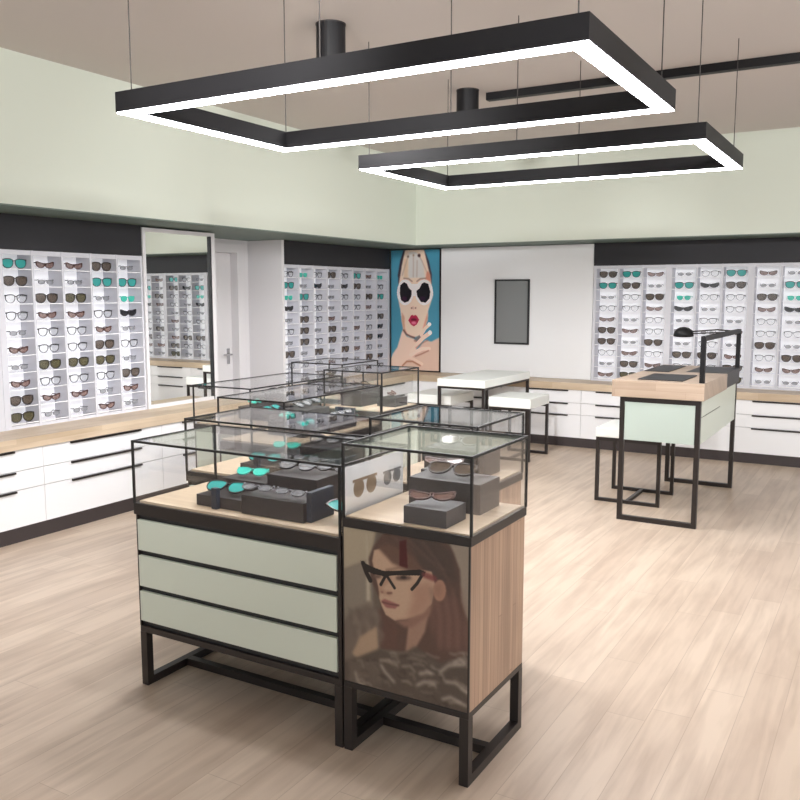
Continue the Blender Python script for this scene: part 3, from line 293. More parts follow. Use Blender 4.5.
# ------------------------------------------------------------------ lower cabinets and worktops
CT0, CT1 = 0.625, 0.70
def drawer_cabinet(loc, rz, w, depth, hx0, hx1, label, group):
    """local: x along the run, front at y=0, depth towards +y"""
    r = empty('drawer_cabinet', loc, rz); tag(r, label, 'cabinet', group)
    bx('carcass', 'matte', r, 0.001, w-0.001, 0.02, depth, 0.10, CT0)
    bx('plinth', 'plinth', r, 0, w, 0.004, depth, 0, 0.10)
    for z0, z1 in ((0.102, 0.352), (0.356, 0.480), (0.484, 0.622)):
        dr = bx('drawer', 'white', r, 0.0015, w-0.0015, 0, 0.018, z0, z1)
        bx('handle', 'metal', dr, hx0, hx1, -0.016, 0.004, z1-0.014, z1-0.001)
    return r
W1 = 1.091
POSL = {-1: 'nearest the camera, cut by the left edge', 0: 'below the first columns of the left rack', 1: 'ending below the tall wall mirror'}
for k, y in enumerate((2.63-W1, 2.63, 2.63+W1, 2.63+2*W1)):
    lab = ['glossy white drawer cabinet outside the left edge of the view, nearest the camera',
           'glossy white drawer cabinet on left wall, cut off by the photo left edge',
           'glossy white drawer cabinet on left wall, in full view left of the glass cases',
           'glossy white drawer cabinet on left wall below tall mirror, partly behind glass cases'][k]
    drawer_cabinet((-5.0, y, 0), PI/2, W1, 0.94, 0.224, 0.87, lab, 'white drawer cabinets along the left wall')
YEND = 2.63+3*W1
for k, y in enumerate((7.09, 7.09+0.88)):
    drawer_cabinet((-5.0, y, 0), PI/2, 0.88, 0.94, 0.2, 0.68, ['glossy white drawer cabinet below the far left rack, next to the door side panel',
        'glossy white drawer cabinet below the far left rack, beside the room corner'][k], 'white drawer cabinets below the far left rack')
xs = [-1.97-0.163+0.781*k for k in range(-3, 4)]
nm = ['at the corner under the sunglasses poster', 'under left part of the glossy wall panel', 'under right part of glossy panel, right of far stool',
      'behind the service desk stool', 'right behind the service desk', 'right of the service desk, at photo right edge', 'outside the right edge of the view']
for k, x in enumerate(xs):
    drawer_cabinet((x, 8.86, 0), 0, 0.781, 0.58, 0.163, 0.637, 'white drawer cabinet on back wall, ' + nm[k], 'white drawer cabinets along the back wall')
# corner filler
fil = empty('corner_cabinet', (-5.0, 8.86, 0)); tag(fil, 'plain white corner cabinet closing the run below the sunglasses poster', 'cabinet')
bx('carcass', 'matte', fil, -0.94, -0.001, 0.0, 0.58, 0.1, CT0); bx('plinth', 'plinth', fil, -0.94, -0.001, 0.004, 0.58, 0, 0.1)
if xs[0] > -5.0:
    bx('filler_panel', 'white', fil, 0, xs[0]+5.0-0.001, 0.0, 0.58, 0.1, CT0)
    bx('filler_plinth', 'plinth', fil, 0, xs[0]+5.0-0.001, 0.004, 0.58, 0, 0.1)
tag(bx('worktop', 'oak_side', None, XW+0.002, -4.985, 1.54, YEND, CT0+0.001, CT1), 'long light oak worktop along left wall below rack and tall mirror', 'worktop')
tag(bx('worktop', 'oak_side', None, XW+0.002, -4.985, 7.09, 8.84, CT0+0.001, CT1), 'light oak worktop below the far left rack beyond the door', 'worktop')
tag(bx('worktop', 'oak', None, XW+0.002, xs[-1]+0.78, 8.845, YW-0.002, CT0+0.001, CT1), 'long light oak worktop along the back wall below poster, panel and rack', 'worktop')

# ------------------------------------------------------------------ display racks
RT, FT = 1.96, 2.203
def row_z(k): return RT - 0.10 - 0.1212*k
def rack(loc, rz, cols, x0, x1, depth, label):
    """local: x to the viewer's right, front y=0, back +y"""
    r = empty('display_rack', loc, rz); tag(r, label, 'display rack')
    bx('carcass', 'rack', r, x0, x1, 0.17, depth, 0.0, RT-CT1)
    bx('fascia', 'fascia', r, x0, x1, -0.004, depth, RT-CT1, FT-CT1)
    edges = [x0] + [v for a, b in cols for v in (a, b)] + [x1]
    for i in range(0, len(edges), 2):
        a, b = edges[i], edges[i+1]
        bx('divider', 'rack', r, a, b, 0, 0.17, 0, RT-CT1)
    base = row_z(9) - 0.035 - CT1
    sh0 = None
    for a, b in cols:
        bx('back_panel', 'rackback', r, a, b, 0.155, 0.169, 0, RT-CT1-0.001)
        bx('top_strip', 'rack', r, a, b, 0.004, 0.02, RT-CT1-0.035, RT-CT1-0.001)
        bx('base_strip', 'rack', r, a, b, 0.004, 0.02, 0, base-0.012)
        for k in range(10):
            z = row_z(k) - 0.033 - CT1
            s = MB().box(a+0.001, b-0.001, 0.006, 0.154, z-0.005, z).build('shelf', 'acrylic', r)
            MB().box(a+0.001, b-0.001, 0.003, 0.006, z-0.005, z+0.001).build('shelf_lip', 'lip', s)
    return r

def col_edges(starts, w, gap):
    return [(s+gap/2, s+w-gap/2) for s in starts]
c1 = [(3.748,3.975),(3.995,4.230),(4.250,4.485),(4.505,4.740),(4.760,4.990)]
rack((-5.36, 0, CT1), PI/2, c1, 3.70, 5.006, 0.58, 'five column white eyewear display rack on left wall, left of the tall mirror')
c0 = [(2.95,3.17),(3.19,3.41),(3.43,3.655)]
rack((-5.36, 0, CT1), PI/2, c0, 2.90, 3.698, 0.58, 'empty white display rack cut by the left edge of the photo')
c2 = [(7.080+0.2605*k, 7.080+0.2605*k+0.238) for k in range(8)]
rack((-5.52, 0, CT1), PI/2, c2, 7.06, 9.19, 0.42, 'eight column white eyewear rack between the door side panel and the poster')
c3 = []
for m0 in (-2.915, -2.105, -1.295):
    for k in range(3): c3.append((m0 + 0.02 + 0.255*k, m0 + 0.255*k + 0.255))
rack((0, 9.22, CT1), 0, c3, -2.925, -0.50, 0.228, 'wide white eyewear display rack on the back wall, right of the glossy panel')

# ------------------------------------------------------------------ eyewear
def outline(kind, cx, s, n=18):
    pts = []
    for k in range(n):
        t = 2*PI*k/n; c, q = math.cos(t), math.sin(t)
        if kind == 'round':
            x = 0.0335*math.copysign(abs(c)**0.88, c) * (1 + 0.07*q); z = 0.030*q
            if q > 0: z = 0.022*abs(q)**0.6
        elif kind == 'square':
            x = 0.035*math.copysign(abs(c)**0.7, c); z = 0.021*math.copysign(abs(q)**0.7, q)
            x *= 1 + 0.08*(q > 0)
        elif kind == 'cat':
            x = 0.035*c; z = 0.021*q*(1 if q < 0 else 0.62)
            z += 0.016*max(0, s*c)*(1 if q > -0.3 else 0.35)
        else:
            x = 0.030*c; z = 0.017*math.copysign(abs(q)**0.8, q)
        pts.append((cx + x, z))
    return pts
def scale_out(pts, cx, f):
    return [(cx + (x-cx)*f, z*f) for x, z in pts]

def lens_mat(name, col, a, rough=0.08, refl=0.25):
    m = bpy.data.materials.new(name); m.use_nodes = True
    nt = m.node_tree; b = nt.nodes['Principled BSDF']
    b.inputs['Base Color'].default_value = lin(col); b.inputs['Roughness'].default_value = rough
    b.inputs['Alpha'].default_value = a; b.inputs['Specular IOR Level'].default_value = 0.6
    return m
EY = {  # kind, lens colour, alpha, frame colour, size, frame thickness, browline, wording
 'T': ('round', (62, 172, 166), 0.88, (44, 40, 44), 1.20, 1.12, True, 'round teal mirrored sunglasses'),
 'D': ('round', (96, 82, 70), 0.72, (36, 29, 27), 1.18, 1.17, True, 'large dark brown sunglasses'),
 'G': ('round', (92, 86, 58), 0.75, (34, 30, 25), 1.18, 1.17, True, 'large olive tinted sunglasses'),
 'B': ('cat', (140, 108, 98), 0.62, (70, 42, 38), 0.98, 1.2, True, 'small reddish brown tinted glasses'),
 'C': ('round', (235, 238, 242), 0.12, (34, 32, 36), 1.08, 1.10, True, 'clear dark rimmed eyeglasses'),
 'R': ('small', (150, 152, 156), 0.55, (120, 120, 124), 0.92, 1.10, False, 'small grey rimless eyeglasses'),
 'S': ('round', (70, 196, 176), 0.97, (90, 200, 184), 0.90, 1.03, False, 'small plain turquoise glasses'),
 'K': ('cat', (32, 30, 34), 0.97, (24, 22, 25), 1.08, 1.25, False, 'black cat eye sunglasses'),
}
fm, lm = {}, {}
for k, v in EY.items():
    lm[k] = lens_mat('lens_' + {'T':'teal','D':'brown','G':'olive','B':'rosy','C':'clear','R':'grey','S':'mint','K':'black'}[k], v[1], v[2])
    fm[k] = mat('eyewear_frame', v[3], 0.3)

def make_eyewear(k, folded=False):
    kind, lc, a, fc, sc, th, brow, words = EY[k]
    r = empty('sunglasses' if k in 'TDGSKB' else 'eyeglasses')
    r['category'] = 'glasses'
    f = MB(); H = 0.036*sc
    zc = 0.0365*sc
    for s in (-1, 1):
        cx = s*0.0425
        o = outline(kind, cx, s)
        inner = o; outer = scale_out(o, cx, th)
        S = lambda P: [(x*sc, z*sc + zc) for x, z in P]
        f.ring(S(outer), S(inner), -0.003, 0.003)
        MB().prism(S(scale_out(o, cx, 0.995)), -0.001, 0.001).build('lens', lm[k], r)
        if brow:   # heavier upper rim following the lens top
            up = [p for p in outer if p[1] > (0.004 if kind == 'cat' else 0.006)]
            up.sort()
            for (x0, z0), (x1, z1) in zip(up, up[1:]):
                f.bm.faces.new([f.bm.verts.new(p) for p in ((x0*sc, -0.0035, z0*sc+zc-0.006), (x1*sc, -0.0035, z1*sc+zc-0.006), (x1*sc, -0.0035, z1*sc+zc+0.001), (x0*sc, -0.0035, z0*sc+zc+0.001))])
    f.box(-0.008*sc, 0.008*sc, -0.003, 0.003, zc+0.008*sc, zc+0.014*sc)
    for s in (-1, 1):
        ex = s*0.080*sc
        f.box(min(ex, s*0.073*sc), max(ex, s*0.073*sc), -0.003, 0.004, zc+0.012*sc, zc+0.021*sc)
        if folded:
            yb = 0.006 + 0.003*(s > 0)
            a0, a1 = sorted((ex, -s*0.045*sc))
            MB().box(a0, a1, yb, yb+0.002, zc+0.011*sc, zc+0.017*sc).build('temple', fm[k], r)
            continue
        MB().box(ex-0.0016, ex+0.0016, 0.004, 0.075, zc+0.011*sc, zc+0.018*sc).tube([(ex, 0.072, zc+0.015*sc), (ex*0.985, 0.095, zc-0.004)], 0.002, 6).build('temple', fm[k], r)
    f.build('frame', fm[k], r)
    return r
PROTO, PT = {}, {}
for k in EY:
    PROTO[k] = make_eyewear(k); 
for k in EY: PT[k] = tree(PROTO[k])
for k in 'TSCRBD':
    PROTO[k+'f'] = make_eyewear(k, True)
for k in 'TSCRBD': PT[k+'f'] = tree(PROTO[k+'f'])
USED = set()
def place_eyewear(k, loc, rz, label, group=None, flat=None):
    if flat is not None:
        k += 'f'; loc = (loc[0], loc[1], loc[2] + 0.012)
    if k not in USED:
        o = PROTO[k]; USED.add(k)
    else:
        o = copy_tree(PT[k])
    if flat is not None:
        o.location = loc; o.rotation_euler = (-flat, 0, rz); o['label'] = label
        if group: o['group'] = group
        return o
    o.location = loc; o.rotation_euler = (0, 0, rz); o['label'] = label
    if group: o['group'] = group
    return o
ORD = ['top', 'second', 'third', 'fourth', 'fifth', 'sixth', 'seventh', 'eighth', 'ninth', 'bottom']
COLN = ['first', 'second', 'third', 'fourth', 'fifth', 'sixth', 'seventh', 'eighth', 'ninth']
def fill(rackname, cols, table, base, rz, group, off=0.0):
    for ci, row in enumerate(table):
        a, b = cols[ci]; xm = (a+b)/2 + off
        for ri, k in enumerate(row):
            z = row_z(ri) - 0.033
            if rz: p = (base - 0.045, xm, z)
            else: p = (xm, base + 0.045, z)
            ang = rz + (0.10 if k in 'BRK' else 0.0)
            place_eyewear(k, p, ang, '%s, %s row, %s column, %s' % (EY[k][7], ORD[ri], COLN[ci], rackname), group)
fill('rack left of tall mirror', c1, ['TDCCRBRBDG', 'BRDBCCGCBR', 'BRGBCCGCBR', 'DTRCBDGCRB', 'RTSKRCRDBR'], -5.36, PI/2, 'glasses in the rack left of the mirror', 0.008)
fill('far left rack by poster', c2, ['CTSKRCRDCR', 'SRTCDDDRCB', 'CKCCCRCDRC', 'DRRRBDDRCD', 'CKCCRRCDBR', 'TDCCRBRBRD', 'BRDBCCDCDB', 'SCTRDKKRKC'], -5.52, PI/2, 'glasses in the far left rack beside the poster')
fill('back wall rack', c3[:8], ['DTRCBDDCRB', 'TDCCRBRBDG', 'BRDBCCDCBR', 'RTSKRCRDCR', 'CKCRCRCDCR', 'TDCCRBRBDG', 'BRDBCCDCBR', 'RTSKRCRDBR'], 9.22, 0, 'glasses in the back wall rack')

# ------------------------------------------------------------------ tall mirror, door side panel, poster, glossy panel, framed mirror
t = empty('wall_mirror', (-5.36, 5.01, CT1+0.001)); tag(t, 'tall mirror in a white frame standing on oak worktop between left rack and door', 'mirror')
bx('housing', 'matte', t, -0.588, -0.012, 0, 0.848, 0, 1.49)
MB().box(-0.012, 0.014, 0, 0.03, 0, 1.49).box(-0.012, 0.014, 0.80, 0.848, 0, 1.49).box(-0.012, 0.014, 0.03, 0.80, 1.46, 1.49).box(-0.012, 0.014, 0.03, 0.80, 0, 0.03).build('frame', 'matte', t)
bx('mirror_glass', 'mirror', t, -0.012, -0.004, 0.03, 0.79, 0.03, 1.46)
bx('shadow_gap', 'black', t, -0.012, 0.016, 0.79, 0.80, 0.0, 1.46)
sp = MB().box(XW+0.001, -5.50, 7.015, 7.055, 0.001, FT).build('side_panel', 'matte'); tag(sp, 'tall plain white side panel between the door and the far left rack', 'panel')

def paint(layers, W, H, base, noise=0.0):
    """rasterise soft polygons and strokes on a WxH grid of points; u right, v down"""
    asp = H / W
    u, v = np.meshgrid(np.linspace(0, 1, W), np.linspace(0, 1, H))
    img = np.ones((H, W, 3)) * np.array(base, float)
    def blur(m, r):
        n = max(1, int(round(r)))
        for _ in range(2):
            p = np.pad(m, n, mode='edge'); c = np.cumsum(p, 0); c = np.vstack([np.zeros((1, c.shape[1])), c])
            p = (c[2*n+1:] - c[:-2*n-1]) / (2*n+1)
            c = np.cumsum(p, 1); c = np.hstack([np.zeros((c.shape[0], 1)), c])
            m = (c[:, 2*n+1:] - c[:, :-2*n-1]) / (2*n+1)
        return m
    for kind, P, col, bl, al, wd in layers:
        if kind == 'p':
            m = np.zeros((H, W), bool); n = len(P)
            for i in range(n):
                x0, y0 = P[i]; x1, y1 = P[(i+1) % n]
                if abs(y1-y0) < 1e-9: continue
                c = ((y0 > v) != (y1 > v)) & (u < (x1-x0)*(v-y0)/(y1-y0) + x0)
                m ^= c
            m = m.astype(float)
        else:
            dm = np.full((H, W), 9.0)
            for (x0, y0), (x1, y1) in zip(P, P[1:]):
                ax, ay = x1-x0, (y1-y0)*asp; L2 = ax*ax + ay*ay + 1e-12
                tt = np.clip(((u-x0)*ax + (v-y0)*asp*ay)/L2, 0, 1)
                dm = np.minimum(dm, np.hypot(u-x0-tt*ax, (v-y0)*asp - tt*ay))
            m = np.clip((wd/2 - dm) * W + 0.5, 0, 1)
        if bl > 0.9: m = blur(m, bl * W / 520.0 * 1.6)
        m = (m * al)[..., None]
        img = img*(1-m) + np.array(col, float)*m
    if noise:
        rs = np.random.RandomState(3); img = img + rs.normal(0, noise, (H, W, 1))
    img = np.clip(img/255.0, 0, 1)
    return np.where(img <= 0.04045, img/12.92, ((img+0.055)/1.055)**2.4)

def print_panel(name, img, w, h, parent, loc, dim=1.0, thick=0.004):
    """a flat printed sheet facing -y, real thickness, photo stored as point colours"""
    H, W = img.shape[:2]
    u, v = np.meshgrid(np.linspace(0, 1, W), np.linspace(0, 1, H))
    co = np.stack([u*w, np.zeros_like(u), (1-v)*h], -1).reshape(-1, 3)
    idx = np.arange(W*H).reshape(H, W)
    q = np.stack([idx[1:, :-1], idx[1:, 1:], idx[:-1, 1:], idx[:-1, :-1]], -1).reshape(-1, 4)
    nv = W*H
    b = np.array([[0, thick, 0], [w, thick, 0], [w, thick, h], [0, thick, h]])
    verts = np.vstack([co, b])
    faces = q.tolist() + [[nv, nv+3, nv+2, nv+1], [int(idx[-1, 0]), nv, nv+1, int(idx[-1, -1])], [int(idx[0, -1]), nv+2, nv+3, int(idx[0, 0])],
             [int(idx[0, 0]), nv+3, nv, int(idx[-1, 0])], [int(idx[-1, -1]), nv+1, nv+2, int(idx[0, -1])]]
    me = bpy.data.meshes.new(name); me.from_pydata(verts.tolist(), [], faces); me.update()
    at = me.color_attributes.new('print', 'FLOAT_COLOR', 'POINT')
    c = np.ones((nv+4, 4)); c[:nv, :3] = img.reshape(-1, 3)*dim; c[nv:, :3] = 0.2
    at.data.foreach_set('color', c.ravel())
    me.materials.append(M['print'])
    o = bpy.data.objects.new(name, me); COL.objects.link(o)
    if parent: o.parent = parent
    o.location = loc
    return o

img_portrait = paint(PORTRAIT, 280, 324, (104, 92, 82), noise=3.0)
img_beauty = paint(BEAUTY, 140, 300, (72, 142, 168))
po = empty('wall_poster', (-5.515, 9.225, 0.715)); tag(po, 'tall blue wall poster of a woman in white rimmed sunglasses, hands at her face', 'poster')
print_panel('print_sheet', img_beauty, 0.685, 1.474, po, (0, 0, 0), dim=1.3)
MB().box(0.685, 0.70, -0.012, 0.02, -0.013, 1.477).box(-0.001, 0.685, -0.012, 0.02, -0.013, 0.0).build('frame', 'metal', po)
bx('backing', 'black', po, 0.0, 0.70, 0.006, 0.22, -0.012, 1.476)
gp = MB().box(-4.81, -2.93, 9.22, 9.445, 0.703, FT-0.005, 0.002).build('wall_panel', 'white'); tag(gp, 'wide glossy white wall panel behind the far table, between poster and back rack', 'wall panel')
fmir = empty('framed_mirror', (-4.095, 9.218, 1.075)); tag(fmir, 'small upright grey mirror in thin black frame on glossy white panel', 'mirror')
MB().box(0, 0.43, -0.02, 0, 0, 0.02).box(0, 0.43, -0.02, 0, 0.727, 0.747).box(0, 0.02, -0.02, 0, 0.02, 0.727).box(0.41, 0.43, -0.02, 0, 0.02, 0.727).build('frame', 'black', fmir)
bx('mirror_glass', 'mirror_smoke', fmir, 0.02, 0.41, -0.012, -0.001, 0.02, 0.727)

# ------------------------------------------------------------------ island display cabinets
def edges_frame(x0, x1, y0, y1, z0, z1, t=0.0085):
    m = MB()
    for x in (x0, x1-t):
        for y in (y0, y1-t): m.box(x, x+t, y, y+t, z0, z1)
    for y in (y0, y1-t): m.box(x0+t, x1-t, y, y+t, z1-t, z1)
    for x in (x0, x1-t): m.box(x, x+t, y0+t, y1-t, z1-t, z1)
    return m
def glass_box(r, x0, x1, y0, y1, z0, z1):
    edges_frame(x0, x1, y0, y1, z0, z1).build('edge_frame', 'edge', r)
    g = 0.002; t = 0.005
    bx('glass_pane', 'pane', r, x0+0.007, x1-0.007, y0+g, y0+g+0.003, z0, z1-0.007)
    bx('glass_pane', 'pane', r, x0+0.007, x1-0.007, y1-g-0.003, y1-g, z0, z1-0.007)
    bx('glass_pane', 'pane', r, x0+g, x0+g+0.003, y0+0.007, y1-0.007, z0, z1-0.007)
    bx('glass_pane', 'pane', r, x1-g-0.003, x1-g, y0+0.007, y1-0.007, z0, z1-0.007)
    bx('glass_top', 'pane_top', r, x0+0.007, x1-0.007, y0+0.007, y1-0.007, z1-0.005, z1-0.002)
def leg_frame(r, w, d, zt, t=0.034):
    for x in (0.0, w-t):
        MB().box(x, x+t, 0, t, 0, zt).box(x, x+t, d-t, d, 0, zt).box(x, x+t, t, d-t, 0, t).build('leg', 'metal', r)
    MB().box(t, w-t, d/2-t/2, d/2+t/2, 0.001, t-0.001).build('crossbar', 'metal', r)
LW, LD, LT = 1.03, 0.495, 1.053
HW, HD, HT = 0.50, 0.47, 1.135
def low_cabinet(loc, rz, label):
    r = empty('display_cabinet', loc, rz); tag(r, label, 'display cabinet', 'low glass topped display cabinets')
    leg_frame(r, LW, LD, 0.235)
    MB().box(0, LW, 0, LD, 0.235, 0.262, 0.002).build('base_frame', 'metal', r)
    bx('body', 'black', r, 0.0, LW, 0.012, LD, 0.262, 0.742)
    bx('corner_post', 'metal', r, 0, 0.007, 0, 0.012, 0.262, 0.742); bx('corner_post', 'metal', r, LW-0.016, LW, 0, 0.012, 0.262, 0.742)
    bx('side_panel', 'mint', r, -0.001, 0.001, 0.014, LD-0.014, 0.268, 0.74)
    for z0, z1 in ((0.286, 0.415), (0.437, 0.569), (0.592, 0.722)):
        bx('drawer', 'mint', r, 0.010, LW-0.020, -0.004, 0.012, z0, z1, 0.0015)
    MB().box(-0.010, LW, -0.003, LD, 0.742, 0.790, 0.0015).build('rim_frame', 'metal', r)
    bx('display_floor', 'oak', r, 0.012, LW-0.012, 0.012, LD-0.012, 0.790, 0.800)
    glass_box(r, -0.011, LW, -0.003, LD, 0.790, LT)
    return r
def high_cabinet(loc, rz, label, printed=True):
    r = empty('display_cabinet', loc, rz); tag(r, label, 'display cabinet', 'tall narrow glass topped display cabinets')
    leg_frame(r, HW, HD, 0.240)
    MB().box(0, HW, 0, HD, 0.240, 0.262, 0.002).build('base_frame', 'metal', r)
    bx('body', 'black', r, 0.004, HW-0.004, 0.006, HD-0.002, 0.262, 0.835)
    for x0, x1 in ((0, 0.004), (HW-0.004, HW+0.001)):
        bx('side_panel', 'slat', r, x0, x1, 0.006, HD-0.006, 0.264, 0.833)
    if printed:
        p = print_panel('photo_panel', img_portrait, HW-0.010, 0.569, r, (0.005, 0.0, 0.265))
        p['label'] = 'printed photo of a woman in black cat eye glasses and fur'
    else:
        bx('front_panel', 'mint', r, 0.005, HW-0.005, 0, 0.006, 0.265, 0.834)
    bx('corner_post', 'metal', r, 0, 0.005, -0.001, 0.006, 0.262, 0.835); bx('corner_post', 'metal', r, HW-0.005, HW+0.001, -0.001, 0.006, 0.262, 0.835)
    MB().box(0, HW+0.005, -0.003, HD+0.003, 0.835, 0.868, 0.0015).build('rim_frame', 'metal', r)
    bx('display_floor', 'oak', r, 0.010, HW-0.010, 0.010, HD-0.010, 0.868, 0.873)
    glass_box(r, 0, HW+0.007, -0.003, HD+0.003, 0.868, HT)
    return r

def riser(parts, loc, rz, label):
    """stepped display block; parts = list of boxes, first is the main block, an optional navy end block"""
    r = empty('display_riser', loc, rz); tag(r, label, 'riser', 'dark risers inside the glass cases')
    for i, (nm_, m_, b) in enumerate(parts): bx(nm_, m_, r, *b, 0.0015)
    return r

SETS = [  # low origin, high origin, rotation
    ((-2.695, 2.435), (-1.658, 2.435), 0.0, 'nearest'),
    ((-2.965, 3.015), (-1.905, 3.005), 0.0, 'second row'),
    ((-2.945, 3.765), (-2.945, 4.80), PI/2, 'third row'),
    ((-3.550, 4.190), (-3.550, 5.225), PI/2, 'rear row by the left wall'),
]
LOWL = ['low display cabinet with three pale mint drawers and long glass case, nearest the camera',
        'low display cabinet with long glass case directly behind the nearest mint drawered one',
        'low display cabinet with glass case turned lengthwise, in the middle of the group',
        'low display cabinet with glass case turned lengthwise, closest to the oak worktop and tall mirror']
HIGHL = ['tall narrow display cabinet with printed woman photo and oak side, nearest the camera',
         'tall narrow display cabinet with glass case right behind the printed photo cabinet',
         'tall narrow display cabinet with glass case in front of the blue poster',
         'tall narrow display cabinet with glass case at rear of group, before far left rack']
def W(o, rz, x, y, z):
    c, s = math.cos(rz), math.sin(rz)
    return (o[0] + x*c - y*s, o[1] + x*s + y*c, z)
WHERE = ['in nearest low glass case', 'in second low glass case', 'in middle lengthwise glass case', 'in lengthwise case by tall mirror']
WHEREH = ['in nearest tall glass case', 'in second tall glass case', 'in tall case before poster', 'in rearmost tall glass case']
GC = 'glasses inside the glass cases'
for i, (lo, hi, rz, nm_) in enumerate(SETS):
    low_cabinet((*lo, 0), rz, LOWL[i])
    high_cabinet((*hi, 0), rz, HIGHL[i], printed=(i < 2))
    z = 0.8005
    riser([('block', 'riser', (0, 0.235, 0, 0.15, 0, 0.045)), ('upper_step', 'riser', (0.0, 0.235, 0.15, 0.27, 0, 0.085)), ('end_block', 'navy', (0.10, 0.128, -0.022, 0.0, 0, 0.085))],
          W(lo, rz, 0.27, 0.075, z), rz, 'small stepped dark grey riser at the left ' + WHERE[i])
    riser([('block', 'riser', (0, 0.30, 0, 0.17, 0, 0.075)), ('upper_step', 'riser', (-0.008, 0.24, 0.17, 0.36, 0, 0.125)), ('end_block', 'navy', (0.30, 0.322, 0.02, 0.17, 0, 0.115))],
          W(lo, rz, 0.52, 0.06, z), rz, 'large stepped dark grey riser at the centre ' + WHERE[i])
    riser([('block', 'riser', (0, 0.09, 0, 0.16, 0, 0.03))], W(lo, rz, 0.905, 0.17, z), rz, 'flat dark riser at the right end ' + WHERE[i])
    place_eyewear('T', W(lo, rz, 0.385, 0.10, 0.8465), rz+0.12, "teal mirrored sunglasses on small riser's lower step " + WHERE[i], GC, 1.1)
    place_eyewear('S', W(lo, rz, 0.39, 0.26, 0.8865), rz+0.2, "turquoise glasses on small riser's upper step " + WHERE[i], GC, 1.1)
    place_eyewear('C', W(lo, rz, 0.60, 0.29, 0.9265), rz+0.1, "left clear eyeglasses on big riser's upper step " + WHERE[i], GC, 1.1)
    place_eyewear('C', W(lo, rz, 0.75, 0.335, 0.9265), rz-0.05, "right clear eyeglasses on big riser's upper step " + WHERE[i], GC, 1.1)
    place_eyewear('R', W(lo, rz, 0.575, 0.062, 0.8765), rz+0.05, "left grey rimless glasses on big riser's lower step " + WHERE[i], GC, 1.1)
    place_eyewear('R', W(lo, rz, 0.732, 0.062, 0.8765), rz-0.05, "right grey rimless glasses on big riser's lower step " + WHERE[i], GC, 1.1)
    place_eyewear('T', W(lo, rz, 0.95, 0.20, 0.8315), rz+PI/2, 'teal mirrored sunglasses on flat riser at right end ' + WHERE[i], GC, 1.1)
    z = 0.8735
    riser([('block', 'riser', (0, 0.165, 0, 0.15, 0, 0.06))], W(hi, rz, 0.232, 0.03, z), rz, 'small square dark riser at the front ' + WHEREH[i])
    riser([('block', 'riser', (0, 0.29, 0, 0.17, 0, 0.11))], W(hi, rz, 0.13, 0.245, z), rz, 'larger dark riser at the back ' + WHEREH[i])
    place_eyewear('B', W(hi, rz, 0.315, 0.07, 0.934), rz+0.35, 'rosy brown tinted glasses on the front riser ' + WHEREH[i], GC, 1.1)
    place_eyewear('D', W(hi, rz, 0.27, 0.29, 0.984), rz+0.05, 'large dark sunglasses on the back riser ' + WHEREH[i], GC, 1.1)
# added card with the end pane's reflection painted on, inside the nearest low case
card = empty('reflection_card', (-1.677, 2.46, 0.801), 0.0); tag(card, 'white card imitating a reflection at right end inside the nearest low glass case', 'card')
bx('backing', 'lip', card, 0, 0.003, 0, 0.43, 0.06, 0.235); bx('tan_reflection_band', 'tan_reflection', card, 0, 0.003, 0, 0.43, 0.025, 0.06); bx('dark_reflection_band', 'metal', card, -0.001, 0.004, 0, 0.43, 0, 0.025)
def reflected_shades(y0, zc, s, m_):  # flat shapes painting the eyewear mirrored in the glass
    mb = MB()
    for k in (-1, 1):
        for _x in (0.0034,):
            pts = [(_x, y0 + k*0.032*s + 0.027*s*math.cos(2*PI*q/20), zc + 0.026*s*math.sin(2*PI*q/20)) for q in range(20)]
            mb.bm.faces.new([mb.bm.verts.new(p) for p in pts])
    mb.box(0.003, 0.0036, y0-0.062*s, y0+0.062*s, zc+0.018*s, zc+0.026*s)
    return mb.build('reflected_sunglasses', m_, card)
M['refl_tint'] = mat('brown_reflection', (150, 128, 104), 0.5); M['refl_tint2'] = mat('grey_reflection', (130, 130, 134), 0.5)
reflected_shades(0.15, 0.145, 1.35, 'refl_tint'); reflected_shades(0.345, 0.145, 1.1, 'refl_tint2')

# ------------------------------------------------------------------ service desk
dk = empty('service_desk', (-1.72, 6.12, 0)); tag(dk, 'service desk with oak top, pale mint glass body and black metal frames', 'desk')
T = 0.034
def uframe(parent, name, w, y, zt, t=T):
    MB().box(0, t, y, y+t, 0, zt).box(w-t, w, y, y+t, 0, zt).box(t, w-t, y, y+t, 0, t).box(t, w-t, y, y+t, zt-t, zt).build(name, 'metal', parent)
uframe(dk, 'leg_frame', 0.565, 0.0, 0.913); uframe(dk, 'leg_frame', 0.565, 1.49, 0.913)
bx('body', 'mint', dk, 0.04, 0.560, 0.036, 1.488, 0.600, 0.914)
bx('front_panel', 'mintglass', dk, 0.036, 0.529, 0.004, 0.034, 0.600, 0.880)
bx('drawer', 'mint', dk, 0.5605, 0.5645, 0.05, 0.78, 0.795, 0.905); bx('drawer', 'mint', dk, 0.5605, 0.5645, 0.05, 0.78, 0.603, 0.788)
bx('groove', 'metal', dk, 0.5603, 0.5612, 0.05, 0.78, 0.7885, 0.7945)
MB().box(-0.057, 0.588, -0.02, 0.885, 0.915, 1.035, 0.002).box(-0.057, 0.27, 0.885, 1.55, 0.915, 1.035, 0.002).build('desktop', 'oak_desk', dk)
bx('black_box', 'black', dk, 0.272, 0.575, 0.887, 1.55, 0.915, 1.035)
m1 = MB().box(-1.62, -1.30, 6.20, 6.70, 1.0355, 1.0415, 0.001).build('desk_mat', 'black'); tag(m1, 'black rectangular mat on the oak desktop, nearer of two', 'mat', 'black mats on the service desk')
m2 = MB().box(-1.755, -1.56, 6.92, 7.55, 1.0355, 1.0415, 0.001).build('desk_mat', 'black'); tag(m2, 'black rectangular mat on the oak desktop, farther of two', 'mat', 'black mats on the service desk')
